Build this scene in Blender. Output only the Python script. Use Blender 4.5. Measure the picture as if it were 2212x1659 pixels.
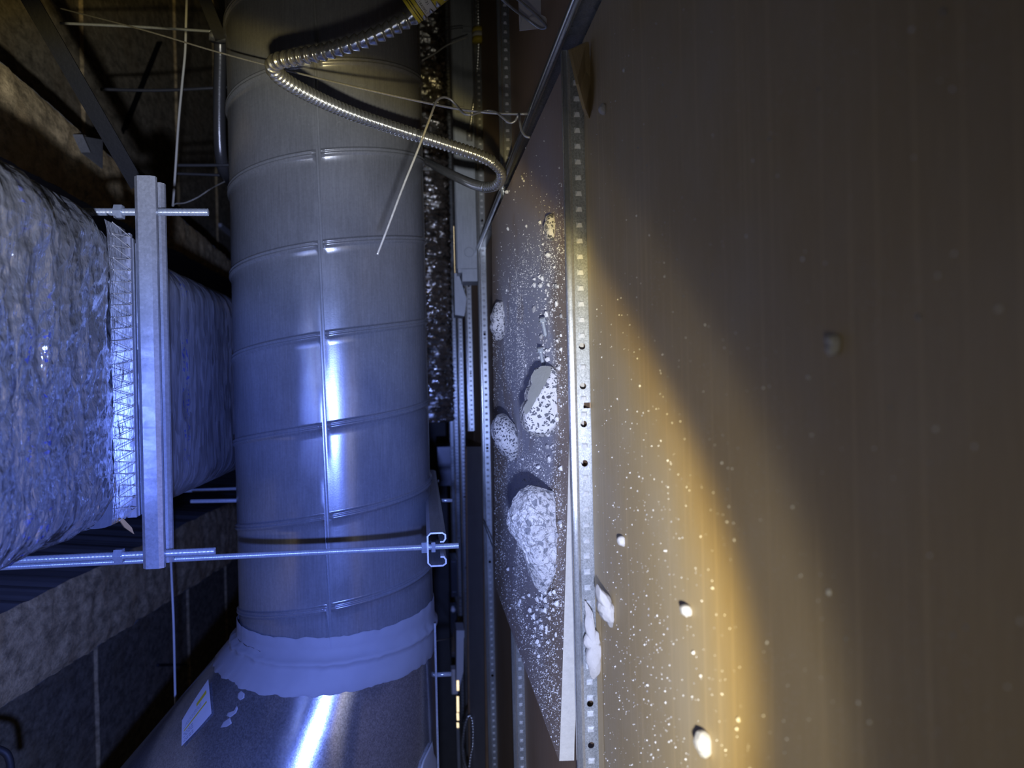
import bpy, bmesh, math, random
import numpy as np
from mathutils import Vector, Matrix

for o in list(bpy.data.objects):
    bpy.data.objects.remove(o)
SC = bpy.context.scene
COL = SC.collection
random.seed(7)
RNG = np.random.RandomState(7)

# ------------------------------------------------------------------ camera
# The phone was held sideways just above a lay-in ceiling: picture right = down (-Z),
# picture up = +X, depth = +Y.  Frame 2212 x 1659.
FPX = 1661.0
CX, CY = 1106.0, 829.5
CAM = np.array([0.0, 0.0, 0.178])
_p = math.atan(195 / FPX)
_r = math.atan(0.023)
_F0 = np.array([0, math.cos(_p), -math.sin(_p)])
_R0 = np.array([0, -math.sin(_p), -math.cos(_p)])
_U0 = np.array([1.0, 0, 0])
CR = math.cos(_r) * _R0 - math.sin(_r) * _U0
CU = math.cos(_r) * _U0 + math.sin(_r) * _R0
cam_data = bpy.data.cameras.new('camera')
cam_data.sensor_width = 36.0
cam_data.lens = FPX / 2212.0 * 36.0
cam_data.clip_start = 0.02
cam_data.dof.use_dof = True
cam_data.dof.focus_distance = 0.98
cam_data.dof.aperture_fstop = 6.8
cam = bpy.data.objects.new('camera', cam_data)
COL.objects.link(cam)
cam.matrix_world = Matrix(((CR[0], CU[0], -_F0[0], CAM[0]), (CR[1], CU[1], -_F0[1], CAM[1]),
                           (CR[2], CU[2], -_F0[2], CAM[2]), (0, 0, 0, 1)))
SC.camera = cam

# ------------------------------------------------------------------ world, flashlight, exposure
world = bpy.data.worlds.new('world')
SC.world = world
world.use_nodes = True
world.node_tree.nodes['Background'].inputs[0].default_value = (.55, .55, .55, 1)
world.node_tree.nodes['Background'].inputs[1].default_value = 0.0025

# hand torch beside the phone: hot blue-white spot, yellow rim, weak neutral spill
TORCH = (-0.10, -0.06, 0.182)
TORCH_AXIS = (-0.147, 0.957, 0.25)
ld = bpy.data.lights.new('flashlight', 'POINT')
ld.shadow_soft_size = 0.011
ld.energy = 31.0
ld.use_nodes = True
nt = ld.node_tree
em = nt.nodes.get('Emission')
geo = nt.nodes.new('ShaderNodeNewGeometry')
dotn = nt.nodes.new('ShaderNodeVectorMath'); dotn.operation = 'DOT_PRODUCT'
ax = Vector(TORCH_AXIS).normalized()
dotn.inputs[1].default_value = ax
nt.links.new(geo.outputs['Incoming'], dotn.inputs[0])
ac = nt.nodes.new('ShaderNodeMath'); ac.operation = 'ARCCOSINE'
nt.links.new(dotn.outputs['Value'], ac.inputs[0])
dv = nt.nodes.new('ShaderNodeMath'); dv.operation = 'DIVIDE'; dv.inputs[1].default_value = math.radians(90)
nt.links.new(ac.outputs[0], dv.inputs[0])
ramp = nt.nodes.new('ShaderNodeValToRGB')
nt.links.new(dv.outputs[0], ramp.inputs[0])
BEAM = [(0, (.16, .255, 1.0)), (12, (.165, .26, .97)), (17, (.21, .31, .93)), (20, (.29, .385, .85)), (23, (.38, .45, .77)), (28, (.47, .51, .68)), (31.5, (.52, .53, .55)),
        (33.2, (.53, .50, .41)), (34.3, (.52, .43, .21)), (35.0, (.42, .33, .14)), (36.0, (.085, .078, .062)), (39.5, (.060, .056, .045)), (41.0, (.020, .019, .0165)),
        (44, (.0105, .010, .009)), (50, (.0065, .0062, .0056)), (60, (.0024, .0023, .002)), (75, (.0012, .0012, .001))]
els = ramp.color_ramp.elements
while len(els) > 1:
    els.remove(els[-1])
for i, (a, c) in enumerate(BEAM):
    e = els[0] if i == 0 else els.new(a / 90.0)
    e.position = a / 90.0
    e.color = (*c, 1)
nt.links.new(ramp.outputs[0], em.inputs['Color'])
torch = bpy.data.objects.new('flashlight', ld)
torch.location = TORCH
COL.objects.link(torch)

SC.view_settings.view_transform = 'Standard'
SC.view_settings.look = 'None'
SC.view_settings.exposure = 1.48
SC.view_settings.gamma = 1.0
SC.view_settings.use_curve_mapping = False

# ------------------------------------------------------------------ measuring helpers (photo measurements -> metres)
def ray(u, v):
    return _F0 * FPX + CR * (u - CX) - CU * (v - CY)
def PY(u, v, Y):
    d = ray(u, v); return CAM + d * (Y / d[1])
def PZ(u, v, z):
    d = ray(u, v); return CAM + d * ((z - CAM[2]) / d[2])

# ------------------------------------------------------------------ numpy gradient noise
_G = RNG.randn(4096, 3)
_G /= np.linalg.norm(_G, axis=1)[:, None]
def noise3(P):
    P = np.asarray(P, float)
    i = np.floor(P).astype(np.int64); f = P - i
    w = f * f * f * (f * (f * 6 - 15) + 10)
    out = 0
    for dx in (0, 1):
        for dy in (0, 1):
            for dz in (0, 1):
                h = ((i[..., 0] + dx) * 73856093 ^ (i[..., 1] + dy) * 19349663 ^ (i[..., 2] + dz) * 83492791) & 4095
                g = _G[h]
                d = f - np.array([dx, dy, dz])
                ww = (w[..., 0] if dx else 1 - w[..., 0]) * (w[..., 1] if dy else 1 - w[..., 1]) * (w[..., 2] if dz else 1 - w[..., 2])
                out = out + ww * (g * d).sum(-1)
    return out
def fbm(P, oct=4):
    s = 0; a = 1.0
    for k in range(oct):
        s = s + a * noise3(P * (2.03 ** k) + 17.3 * k); a *= .5
    return s

# ------------------------------------------------------------------ materials
MATS = {}
def N(nt, t, **kw):
    n = nt.nodes.new(t)
    for k, v in kw.items():
        setattr(n, k, v)
    return n
def new_mat(name, base=(.5, .5, .5), metallic=0.0, rough=.5):
    m = bpy.data.materials.new(name); m.use_nodes = True
    b = m.node_tree.nodes['Principled BSDF']
    b.inputs['Base Color'].default_value = (*base, 1)
    b.inputs['Metallic'].default_value = metallic
    b.inputs['Roughness'].default_value = rough
    MATS[name] = m
    return m, m.node_tree, b
def pos(nt, scale=(1, 1, 1)):
    g = N(nt, 'ShaderNodeNewGeometry')
    mp = N(nt, 'ShaderNodeMapping')
    mp.inputs['Scale'].default_value = scale
    nt.links.new(g.outputs['Position'], mp.inputs['Vector'])
    return mp.outputs[0]
def noise(nt, vec, scale, detail=4, rough=.55):
    n = N(nt, 'ShaderNodeTexNoise')
    n.inputs['Scale'].default_value = scale; n.inputs['Detail'].default_value = detail; n.inputs['Roughness'].default_value = rough
    nt.links.new(vec, n.inputs['Vector'])
    return n.outputs['Fac']
def voro(nt, vec, scale, feature='F1', out='Distance'):
    n = N(nt, 'ShaderNodeTexVoronoi', feature=feature)
    n.inputs['Scale'].default_value = scale
    nt.links.new(vec, n.inputs['Vector'])
    return n.outputs[out]
def ramp_(nt, fac, stops):
    r = N(nt, 'ShaderNodeValToRGB')
    e = r.color_ramp.elements
    while len(e) > 1:
        e.remove(e[-1])
    for i, (p, c) in enumerate(stops):
        q = e[0] if i == 0 else e.new(p)
        q.position = p
        q.color = (*c, 1) if not isinstance(c, (int, float)) else (c, c, c, 1)
    nt.links.new(fac, r.inputs[0])
    return r.outputs[0]
def mixc(nt, fac, a, b, mode='MIX'):
    n = N(nt, 'ShaderNodeMix', data_type='RGBA', blend_type=mode)
    for idx, val in ((0, fac), (6, a), (7, b)):
        if isinstance(val, (int, float)):
            n.inputs[idx].default_value = val
        elif isinstance(val, tuple):
            n.inputs[idx].default_value = (*val, 1)
        else:
            nt.links.new(val, n.inputs[idx])
    return n.outputs[2]
def mth(nt, op, a, b=None, c=None):
    n = N(nt, 'ShaderNodeMath', operation=op)
    for i, val in enumerate((a, b, c)):
        if val is None:
            continue
        if isinstance(val, (int, float)):
            n.inputs[i].default_value = val
        else:
            nt.links.new(val, n.inputs[i])
    return n.outputs[0]
def bump(nt, b, height, strength, dist=.001, prev=None):
    n = N(nt, 'ShaderNodeBump')
    n.inputs['Strength'].default_value = strength; n.inputs['Distance'].default_value = dist
    nt.links.new(height, n.inputs['Height'])
    if prev is not None:
        nt.links.new(prev, n.inputs['Normal'])
    nt.links.new(n.outputs[0], b.inputs['Normal'])
    return n.outputs[0]

def galv(name, base, metallic, rough, spang=260, contrast=.25, streak=(4, 60, 60), scratch=True, rvar=.08):
    m, t, b = new_mat(name, base, metallic, rough)
    p = pos(t)
    cell = voro(t, p, spang, out='Color')
    n1 = noise(t, pos(t, streak), 6, 5)
    n2 = noise(t, p, 9, 4)
    sep = N(t, 'ShaderNodeSeparateColor'); t.links.new(cell, sep.inputs[0])
    k = mth(t, 'MULTIPLY_ADD', sep.outputs[0], contrast, 1 - contrast / 2)
    k2 = mth(t, 'MULTIPLY_ADD', n1, .5, .75)
    k3 = mth(t, 'MULTIPLY_ADD', n2, .5, .75)
    kk = mth(t, 'MULTIPLY', mth(t, 'MULTIPLY', k, k2), k3)
    c = mixc(t, 1.0, base, kk, 'MULTIPLY')
    if scratch:
        s = voro(t, pos(t, (3, 45, 45)), 5, feature='DISTANCE_TO_EDGE')
        msk = ramp_(t, s, [(0, 1), (.012, 0)])
        g = ramp_(t, noise(t, p, 5, 2), [(.56, 0), (.62, 1)])
        mm = mth(t, 'MULTIPLY', mth(t, 'MULTIPLY', msk, g), .45)
        c = mixc(t, mm, c, tuple(min(1, x * 1.7) for x in base))
    t.links.new(c, b.inputs['Base Color'])
    t.links.new(mth(t, 'MULTIPLY_ADD', n2, rvar * 2, rough - rvar), b.inputs['Roughness'])
    bump(t, b, noise(t, p, 420, 2), .06, .0006)
    return m

galv('galvanised_duct', (.285, .295, .315), .45, .24, 320, .10)
galv('galvanised_taper', (.42, .43, .46), .80, .20, 600, .5, streak=(50, 4, 50))
galv('zinc_tee', (.42, .45, .48), .60, .28, 900, .5, scratch=False)
galv('zinc_bulb', (.66, .69, .72), .82, .20, 900, .35, scratch=False)
galv('stitch_zinc', (.85, .88, .92), .35, .22, 900, .1, scratch=False)  # paler than the web: glints of the stitches painted into the colour
galv('strut_steel', (.46, .475, .50), .5, .32, 300, .18, streak=(60, 3, 60), scratch=False)
galv('flex_steel', (.60, .62, .64), .88, .22, 500, .2, scratch=False)
galv('rod_steel', (.55, .60, .66), .5, .25, 300, .1, scratch=False)
galv('wire_steel', (.62, .62, .60), .5, .35, 300, .2, scratch=False)
galv('fixture_paint', (.42, .46, .52), .15, .45, 300, .06, scratch=False)

def plain(name, base, rough=.6, metallic=0.0, var=.25, scale=14, bstr=.2, bscale=200):
    m, t, b = new_mat(name, base, metallic, rough)
    p = pos(t)
    k = mth(t, 'MULTIPLY_ADD', noise(t, p, scale, 5), var * 2, 1 - var)
    t.links.new(mixc(t, 1.0, base, k, 'MULTIPLY'), b.inputs['Base Color'])
    bump(t, b, noise(t, p, bscale, 4), bstr, .001)
    return m
plain('mastic', (.33, .335, .36), .62, var=.10, scale=30, bstr=.35, bscale=70)
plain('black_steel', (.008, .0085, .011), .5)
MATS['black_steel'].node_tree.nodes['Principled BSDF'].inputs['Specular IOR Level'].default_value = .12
plain('dark_conduit', (.10, .105, .125), .28, .6)
plain('white_cable', (.55, .55, .52), .5)
plain('white_paint', (.80, .80, .84), .5, var=.06)
plain('gypsum_core', (.50, .48, .42), .9, var=.14, scale=220, bstr=.5, bscale=500)
plain('dark_rubber', (.02, .02, .022), .6)
plain('slate_paper', (.27, .26, .27), .7, var=.2)
plain('rust_paper', (.16, .10, .055), .8, var=.3, scale=40)
plain('label_white', (.62, .61, .57), .5, var=.05)
plain('label_yellow', (.62, .50, .04), .5, var=.08)
plain('label_ink', (.015, .015, .018), .5, var=.02)
plain('label_grey_ink', (.20, .20, .24), .5, var=.02)
plain('sticker_paper', (.60, .62, .68), .45, var=.05)
plain('brown_paper_torn', (.42, .26, .10), .85, var=.2)

# brown back paper of the gypsum board
def paper(name, base, dustamt, streak=1.0):
    m, t, b = new_mat(name, base, 0, .62)
    p = pos(t)
    fib = noise(t, pos(t, (6, 140, 140)), 5, 6, .65)
    big = noise(t, p, 4, 4)
    c = mixc(t, mth(t, 'MULTIPLY_ADD', fib, .9 * streak, .5 - .45 * streak), tuple(x * .72 for x in base), tuple(x * 1.3 for x in base))
    c = mixc(t, mth(t, 'MULTIPLY', big, .45), c, (base[0] * .75, base[1] * .70, base[2] * .62))
    lines = ramp_(t, noise(t, pos(t, (.6, 55, 55)), 3, 2), [(.585, 0), (.63, 1)])
    c = mixc(t, mth(t, 'MULTIPLY', lines, .20), c, tuple(min(1, x * 1.6) for x in base))
    speck = voro(t, p, 300)
    gate = ramp_(t, noise(t, p, 10, 4), [(.45, 0), (.65, 1)])
    sm = mth(t, 'MULTIPLY', ramp_(t, speck, [(.13, 1), (.19, 0)]), gate)
    c = mixc(t, mth(t, 'MULTIPLY', sm, .55 * dustamt), c, (.6, .58, .55))
    film = ramp_(t, noise(t, p, 7, 5), [(.42, 0), (.72, 1)])
    c = mixc(t, mth(t, 'MULTIPLY', film, .34 * dustamt), c, (.50, .45, .37))
    t.links.new(c, b.inputs['Base Color'])
    bump(t, b, fib, .12, .0008)
    return m
paper('brown_paper', (.45, .345, .185), 1.0)
paper('brown_paper_far', (.40, .27, .16), .3)
# loose board: brown paper under a strewn layer of pale cement powder
m, t, b = new_mat('dusty_paper', (.22, .16, .11), 0, .8)
p = pos(t)
fib = noise(t, pos(t, (6, 140, 140)), 5, 5)
c = mixc(t, fib, (.32, .24, .175), (.46, .355, .265))
d1 = noise(t, p, 11, 6, .62)
sepp = N(t, 'ShaderNodeSeparateXYZ'); t.links.new(p, sepp.inputs[0])
wob = mth(t, 'MULTIPLY_ADD', noise(t, p, 5, 3), .30, sepp.outputs['Y'])
edge = ramp_(t, mth(t, 'MULTIPLY', wob, .5), [(.510, 0), (.545, 1), (.74, 1), (.80, .0)])
edge2 = ramp_(t, sepp.outputs['X'], [(.0, 0), (1, 1)])
xs = mth(t, 'MULTIPLY_ADD', sepp.outputs['X'], 1.0, .5)
along = ramp_(t, xs, [(.12, .25), (.28, .9), (.62, 1), (.74, .35), (.85, .02)])
msk = mth(t, 'MULTIPLY', mth(t, 'MULTIPLY', ramp_(t, d1, [(.27, 0), (.47, 1)]), mth(t, 'MULTIPLY_ADD', edge, .92, .08)), along)
c = mixc(t, mth(t, 'MULTIPLY', msk, .9), c, (.56, .58, .68))
gr = ramp_(t, voro(t, p, 520), [(.16, 1), (.26, 0)])
gg = ramp_(t, noise(t, p, 14, 5), [(.34, 0), (.6, 1)])
c = mixc(t, mth(t, 'MULTIPLY', mth(t, 'MULTIPLY', mth(t, 'MULTIPLY', gr, gg), .7), along), c, (.62, .62, .62))
t.links.new(c, b.inputs['Base Color'])
bump(t, b, mixc(t, .5, d1, noise(t, p, 600, 3)), .5, .0012)

# foil-scrim jacket with faded blue print
def foil(name, rough, crinkle, tint, printing, scr=1.0, metal=.6, facets=()):
    m, t, b = new_mat(name, tint, metal, rough)
    p = pos(t)
    g_ = N(t, 'ShaderNodeNewGeometry'); mp_ = N(t, 'ShaderNodeMapping')
    mp_.inputs['Scale'].default_value = (.50, 1.35, 1); mp_.inputs['Rotation'].default_value = (0, 0, .38)
    t.links.new(g_.outputs['Position'], mp_.inputs['Vector']); p2 = mp_.outputs[0]
    def ridged(sc, det, ro):
        return mth(t, 'ABSOLUTE', mth(t, 'SUBTRACT', noise(t, p2, sc, det, ro), .5))
    r1, r2 = ridged(17, 3, .5), ridged(46, 4, .6)
    cells_ = voro(t, p, 40, 'F1')
    n1 = noise(t, p2, 26, 4, .6)
    h = mth(t, 'ADD', mth(t, 'ADD', mth(t, 'MULTIPLY', r1, 3.2), mth(t, 'MULTIPLY', r2, 1.5)), mth(t, 'MULTIPLY', cells_, .25))
    # scrim threads
    sp = N(t, 'ShaderNodeSeparateXYZ'); t.links.new(p, sp.inputs[0])
    gx = ramp_(t, mth(t, 'PINGPONG', sp.outputs['X'], .013), [(.0, 1), (.0012, 0)])
    gy = ramp_(t, mth(t, 'PINGPONG', sp.outputs['Y'], .016), [(.0, 1), (.0012, 0)])
    scrim = mth(t, 'MAXIMUM', gx, gy)
    hh = mth(t, 'ADD', h, mth(t, 'MULTIPLY', scrim, .10 * scr))
    nn_ = bump(t, b, hh, crinkle, .006)
    for fs, fk, fsc in facets:
        g2 = N(t, 'ShaderNodeNewGeometry'); m2 = N(t, 'ShaderNodeMapping'); m2.inputs['Scale'].default_value = fsc; m2.inputs['Rotation'].default_value = (0, 0, .3)
        t.links.new(g2.outputs['Position'], m2.inputs['Vector'])
        wn = N(t, 'ShaderNodeTexNoise'); wn.inputs['Scale'].default_value = fs * .6; wn.inputs['Detail'].default_value = 2
        t.links.new(m2.outputs[0], wn.inputs['Vector'])
        w1 = N(t, 'ShaderNodeVectorMath', operation='SCALE'); w1.inputs['Scale'].default_value = 1.1 / fs; t.links.new(wn.outputs['Color'], w1.inputs[0])
        w2 = N(t, 'ShaderNodeVectorMath', operation='ADD'); t.links.new(m2.outputs[0], w2.inputs[0]); t.links.new(w1.outputs[0], w2.inputs[1])
        cc_ = voro(t, w2.outputs[0], fs, out='Color')
        a1 = N(t, 'ShaderNodeVectorMath', operation='SUBTRACT'); t.links.new(cc_, a1.inputs[0]); a1.inputs[1].default_value = (.5, .5, .5)
        a2 = N(t, 'ShaderNodeVectorMath', operation='SCALE'); a2.inputs['Scale'].default_value = fk; t.links.new(a1.outputs[0], a2.inputs[0])
        a3 = N(t, 'ShaderNodeVectorMath', operation='ADD'); t.links.new(nn_, a3.inputs[0]); t.links.new(a2.outputs[0], a3.inputs[1])
        a4 = N(t, 'ShaderNodeVectorMath', operation='NORMALIZE'); t.links.new(a3.outputs[0], a4.inputs[0]); nn_ = a4.outputs[0]
    t.links.new(nn_, b.inputs['Normal'])
    c = mixc(t, mth(t, 'MULTIPLY', n1, .5), tint, tuple(x * .62 for x in tint))
    if printing:
        blot = ramp_(t, noise(t, pos(t, (70, 40, 1)), 2.6, 3), [(.56, 0), (.60, 1)])
        band = None
        for yc in printing:
            q = ramp_(t, mth(t, 'ABSOLUTE', mth(t, 'SUBTRACT', sp.outputs['Y'], yc)), [(.006, 1), (.0085, 0)])
            band = q if band is None else mth(t, 'MAXIMUM', band, q)
        gate = ramp_(t, noise(t, pos(t, (12, 1, 1)), 1.0, 1), [(.45, 0), (.52, 1)])
        pm = mth(t, 'MULTIPLY', mth(t, 'MULTIPLY', blot, band), gate)
        c = mixc(t, mth(t, 'MULTIPLY', pm, .85), c, (.02, .05, .38))
        t.links.new(mth(t, 'MULTIPLY_ADD', pm, -.5, metal), b.inputs['Metallic'])
    t.links.new(c, b.inputs['Base Color'])
    return m
foil('foil_crinkled', .20, .7, (.50, .52, .57), (.715, .75), metal=.78, facets=((30, .42, (.30, 1.7, 1)), (75, .32, (.36, 1.7, 1))))
foil('foil_smooth', .34, .15, (.44, .45, .50), (1.20, 1.218), metal=.45, facets=((90, .22, (.35, 1.2, 1)),))
foil('foil_tape', .13, .25, (.55, .55, .57), None, 0, metal=.92)
foil('foil_flexduct', .16, .8, (.80, .80, .80), None, 0, metal=.93, facets=((70, .9, (1, 1, 1)), (30, .5, (2, 1, 1))))

# concrete
def concrete(name, base, stain):
    m, t, b = new_mat(name, base, 0, .85)
    p = pos(t)
    n1 = noise(t, p, 5, 6, .6); n2 = noise(t, pos(t, (1, .5, 1)), 45, 6, .7); n3 = noise(t, p, 2.2, 3)
    c = mixc(t, ramp_(t, n2, [(.35, 0), (.62, 1)]), tuple(x * .4 for x in base), tuple(x * 1.25 for x in base))
    c = mixc(t, mth(t, 'MULTIPLY', ramp_(t, n1, [(.5, 0), (.68, 1)]), stain), c, (base[0] * .75, base[1] * .58, base[2] * .36))
    c = mixc(t, mth(t, 'MULTIPLY', n3, .3), c, tuple(x * .5 for x in base))
    t.links.new(c, b.inputs['Base Color'])
    bump(t, b, mth(t, 'ADD', n2, n1), .8, .006)
    return m
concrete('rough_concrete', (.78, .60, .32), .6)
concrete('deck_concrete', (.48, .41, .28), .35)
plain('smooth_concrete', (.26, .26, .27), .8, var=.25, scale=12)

# terrazzo: white matrix with dark chips
m, t, b = new_mat('terrazzo', (.75, .75, .75), 0, .75)
p = pos(t)
warp = N(t, 'ShaderNodeVectorMath', operation='ADD')
nn = N(t, 'ShaderNodeTexNoise'); nn.inputs['Scale'].default_value = 120
t.links.new(p, nn.inputs['Vector'])
sc_ = N(t, 'ShaderNodeVectorMath', operation='SCALE'); sc_.inputs['Scale'].default_value = .006
t.links.new(nn.outputs['Color'], sc_.inputs[0]); t.links.new(p, warp.inputs[0]); t.links.new(sc_.outputs[0], warp.inputs[1])
e1 = voro(t, warp.outputs[0], 185, 'DISTANCE_TO_EDGE'); id1 = voro(t, warp.outputs[0], 185, out='Color')
s1 = N(t, 'ShaderNodeSeparateColor'); t.links.new(id1, s1.inputs[0])
chip = mth(t, 'MULTIPLY', ramp_(t, e1, [(.15, 0), (.19, 1)]), ramp_(t, s1.outputs[0], [(.44, 0), (.46, 1)]))
e2 = voro(t, warp.outputs[0], 330, 'DISTANCE_TO_EDGE'); id2 = voro(t, warp.outputs[0], 330, out='Color')
s2 = N(t, 'ShaderNodeSeparateColor'); t.links.new(id2, s2.inputs[0])
chip2 = mth(t, 'MULTIPLY', ramp_(t, e2, [(.12, 0), (.18, 1)]), ramp_(t, s2.outputs[1], [(.58, 0), (.60, 1)]))
cc = mth(t, 'MAXIMUM', chip, chip2)
wht = mixc(t, noise(t, p, 90, 4), (.50, .50, .51), (.74, .74, .74))
drk = mixc(t, s1.outputs[2], (.06, .065, .085), (.15, .155, .18))
t.links.new(mixc(t, cc, wht, drk), b.inputs['Base Color'])
bump(t, b, mth(t, 'SUBTRACT', noise(t, p, 300, 4), mth(t, 'MULTIPLY', cc, .35)), .5, .0015)
# broken white concrete (rough lump)
m, t, b = new_mat('broken_concrete', (.75, .75, .75), 0, .85)
p = pos(t)
n1 = noise(t, p, 60, 6, .65)
e1 = voro(t, p, 120, out='Color'); s1 = N(t, 'ShaderNodeSeparateColor'); t.links.new(e1, s1.inputs[0])
ed = voro(t, p, 120, 'DISTANCE_TO_EDGE')
chip = mth(t, 'MULTIPLY', ramp_(t, s1.outputs[0], [(.66, 0), (.68, 1)]), ramp_(t, ed, [(.1, 0), (.18, 1)]))
c = mixc(t, n1, (.44, .44, .46), (.76, .76, .76))
t.links.new(mixc(t, mth(t, 'MULTIPLY', chip, .8), mixc(t, ramp_(t, mth(t, 'ABSOLUTE', mth(t, 'SUBTRACT', noise(t, p, 75, 5, .6), .5)), [(.0, 1), (.03, 0)]), c, (.16, .165, .19)), (.15, .16, .19)), b.inputs['Base Color'])  # dark ridged lines paint shaded creases into the colour
bump(t, b, n1, 1.0, .007)
plain('cement_face', (.40, .41, .38), .8, var=.15, scale=60, bstr=.35, bscale=260)
plain('plaster_white', (.46, .45, .44), .9, var=.12, scale=80, bstr=.7, bscale=240)
plain('crumb_white', (.72, .72, .72), .9, var=.2, scale=300)
plain('crumb_grey', (.34, .34, .36), .9, var=.3, scale=300)

# warm glow added for room light leaking up beside the fixtures
m, t, b = new_mat('leak_glow', (.9, .8, .6), 0, .5)
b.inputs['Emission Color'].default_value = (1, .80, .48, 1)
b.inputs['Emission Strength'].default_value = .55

M = MATS

# ------------------------------------------------------------------ object helpers
def tag(o, label=None, cat=None, group=None, kind=None):
    if label: o['label'] = label
    if cat: o['category'] = cat
    if group: o['group'] = group
    if kind: o['kind'] = kind
    return o
def empty(name, loc, label=None, cat=None, group=None, kind=None):
    o = bpy.data.objects.new(name, None)
    o.empty_display_size = .02
    o.location = tuple(float(x) for x in loc)
    COL.objects.link(o)
    return tag(o, label, cat, group, kind)
def obj(name, V, Fs, mat, parent=None, smooth=False, mats=None, fmat=None, auto=None):
    V = np.asarray(V, float)
    c = (V.min(0) + V.max(0)) / 2
    c[2] = V[:, 2].min()
    me = bpy.data.meshes.new(name)
    me.from_pydata((V - c).tolist(), [], [tuple(int(i) for i in f) for f in Fs])
    for mm in (mats or [mat]):
        me.materials.append(M[mm])
    if fmat is not None:
        me.polygons.foreach_set('material_index', [int(i) for i in fmat])
    if smooth:
        me.polygons.foreach_set('use_smooth', [True] * len(me.polygons))
        if auto:
            me.set_sharp_from_angle(angle=math.radians(auto))
    me.update()
    o = bpy.data.objects.new(name, me)
    COL.objects.link(o)
    if parent is not None:
        o.parent = parent
        base = np.zeros(3); q = parent
        while q is not None:
            base += np.array(q.location); q = q.parent
        o.location = tuple(c - base)
    else:
        o.location = tuple(c)
    return o
class MB:
    def __init__(s): s.V = []; s.F = []; s.m = []
    def add(s, V, F, mi=0):
        k = len(s.V); s.V += [tuple(map(float, x)) for x in V]; s.F += [tuple(i + k for i in f) for f in F]; s.m += [mi] * len(F)
        return s
    def box(s, lo, hi, mi=0):
        x0, y0, z0 = lo; x1, y1, z1 = hi
        return s.add([(x0, y0, z0), (x1, y0, z0), (x1, y1, z0), (x0, y1, z0), (x0, y0, z1), (x1, y0, z1), (x1, y1, z1), (x0, y1, z1)],
                     [(0, 3, 2, 1), (4, 5, 6, 7), (0, 1, 5, 4), (1, 2, 6, 5), (2, 3, 7, 6), (3, 0, 4, 7)], mi)
    def prism(s, A, B, mi=0):          # two matching closed rings
        n = len(A); f = [tuple(range(n - 1, -1, -1)), tuple(range(n, 2 * n))]
        f += [(i, (i + 1) % n, n + (i + 1) % n, n + i) for i in range(n)]
        return s.add(list(A) + list(B), f, mi)
    def tube(s, P, r, n=12, mi=0, cap=True):
        V, F = tube_mesh(P, r, n, cap); return s.add(V, F, mi)
    def build(s, name, mat, parent=None, smooth=False, mats=None, auto=None):
        return obj(name, s.V, s.F, mat, parent, smooth, mats, s.m if mats else None, auto)
def tube_mesh(P, r, n=12, cap=True):
    P = np.asarray(P, float); k = len(P)
    r = np.full(k, r) if np.isscalar(r) else np.asarray(r, float)
    T = np.gradient(P, axis=0); T /= np.linalg.norm(T, axis=1)[:, None] + 1e-12
    a = np.array([0, 0, 1.0]) if abs(T[0][2]) < .9 else np.array([1.0, 0, 0])
    nrm = np.cross(T[0], a); nrm /= np.linalg.norm(nrm)
    V = []
    ang = np.linspace(0, 2 * math.pi, n, endpoint=False)
    for i in range(k):
        nrm = nrm - T[i] * nrm.dot(T[i]); nrm /= np.linalg.norm(nrm)
        bn = np.cross(T[i], nrm)
        V.append(P[i] + r[i] * (np.cos(ang)[:, None] * nrm + np.sin(ang)[:, None] * bn))
    V = np.concatenate(V)
    F = []
    for i in range(k - 1):
        for j in range(n):
            F.append((i * n + j, i * n + (j + 1) % n, (i + 1) * n + (j + 1) % n, (i + 1) * n + j))
    if cap:
        F.append(tuple(range(n - 1, -1, -1))); F.append(tuple((k - 1) * n + j for j in range(n)))
    return V, F
def spline(pts, n=200):
    """Catmull-Rom through the points, resampled evenly by length."""
    P = np.asarray(pts, float)
    P = np.vstack([2 * P[0] - P[1], P, 2 * P[-1] - P[-2]])
    out = []
    for i in range(1, len(P) - 2):
        t = np.linspace(0, 1, 30, endpoint=False)[:, None]
        a, b_, c, d = P[i - 1], P[i], P[i + 1], P[i + 2]
        out.append(.5 * ((2 * b_) + (-a + c) * t + (2 * a - 5 * b_ + 4 * c - d) * t ** 2 + (-a + 3 * b_ - 3 * c + d) * t ** 3))
    out.append(P[-2][None])
    Q = np.concatenate(out)
    L = np.r_[0, np.cumsum(np.linalg.norm(np.diff(Q, axis=0), axis=1))]
    s = np.linspace(0, L[-1], n)
    return np.stack([np.interp(s, L, Q[:, k]) for k in range(3)], 1), L[-1]
def corrugated(pts, r, pitch, depth, name, mat, parent=None, n=16, per=7, pitch1=None, split=.5):
    pitch1 = pitch1 or pitch
    Q, L = spline(pts, 50)
    k = int(L / min(pitch, pitch1) * per)
    Q, L = spline(pts, k)
    f = np.linspace(0, 1, k)
    pl = pitch + (pitch1 - pitch) * np.clip((f - split + .06) / .12, 0, 1)
    ph = np.cumsum(np.full(k, L / k) / pl) % 1.0
    rr = r - depth * np.where(ph < .22, 1 - ph / .22, ((ph - .22) / .78) ** 1.3)
    V, F = tube_mesh(Q, rr, n)
    return obj(name, V, F, mat, parent, True)
def threaded(A, B, r, name, mat, parent, pitch=.0016, n=12):
    A = np.asarray(A); B = np.asarray(B); L = np.linalg.norm(B - A)
    k = int(L / pitch * 3)
    t = np.linspace(0, 1, k)[:, None]
    rr = r * (1 - .13 * (np.arange(k) % 3 == 0))
    V, F = tube_mesh(A + (B - A) * t, rr, n)
    return obj(name, V, F, mat, parent, True)
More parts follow.
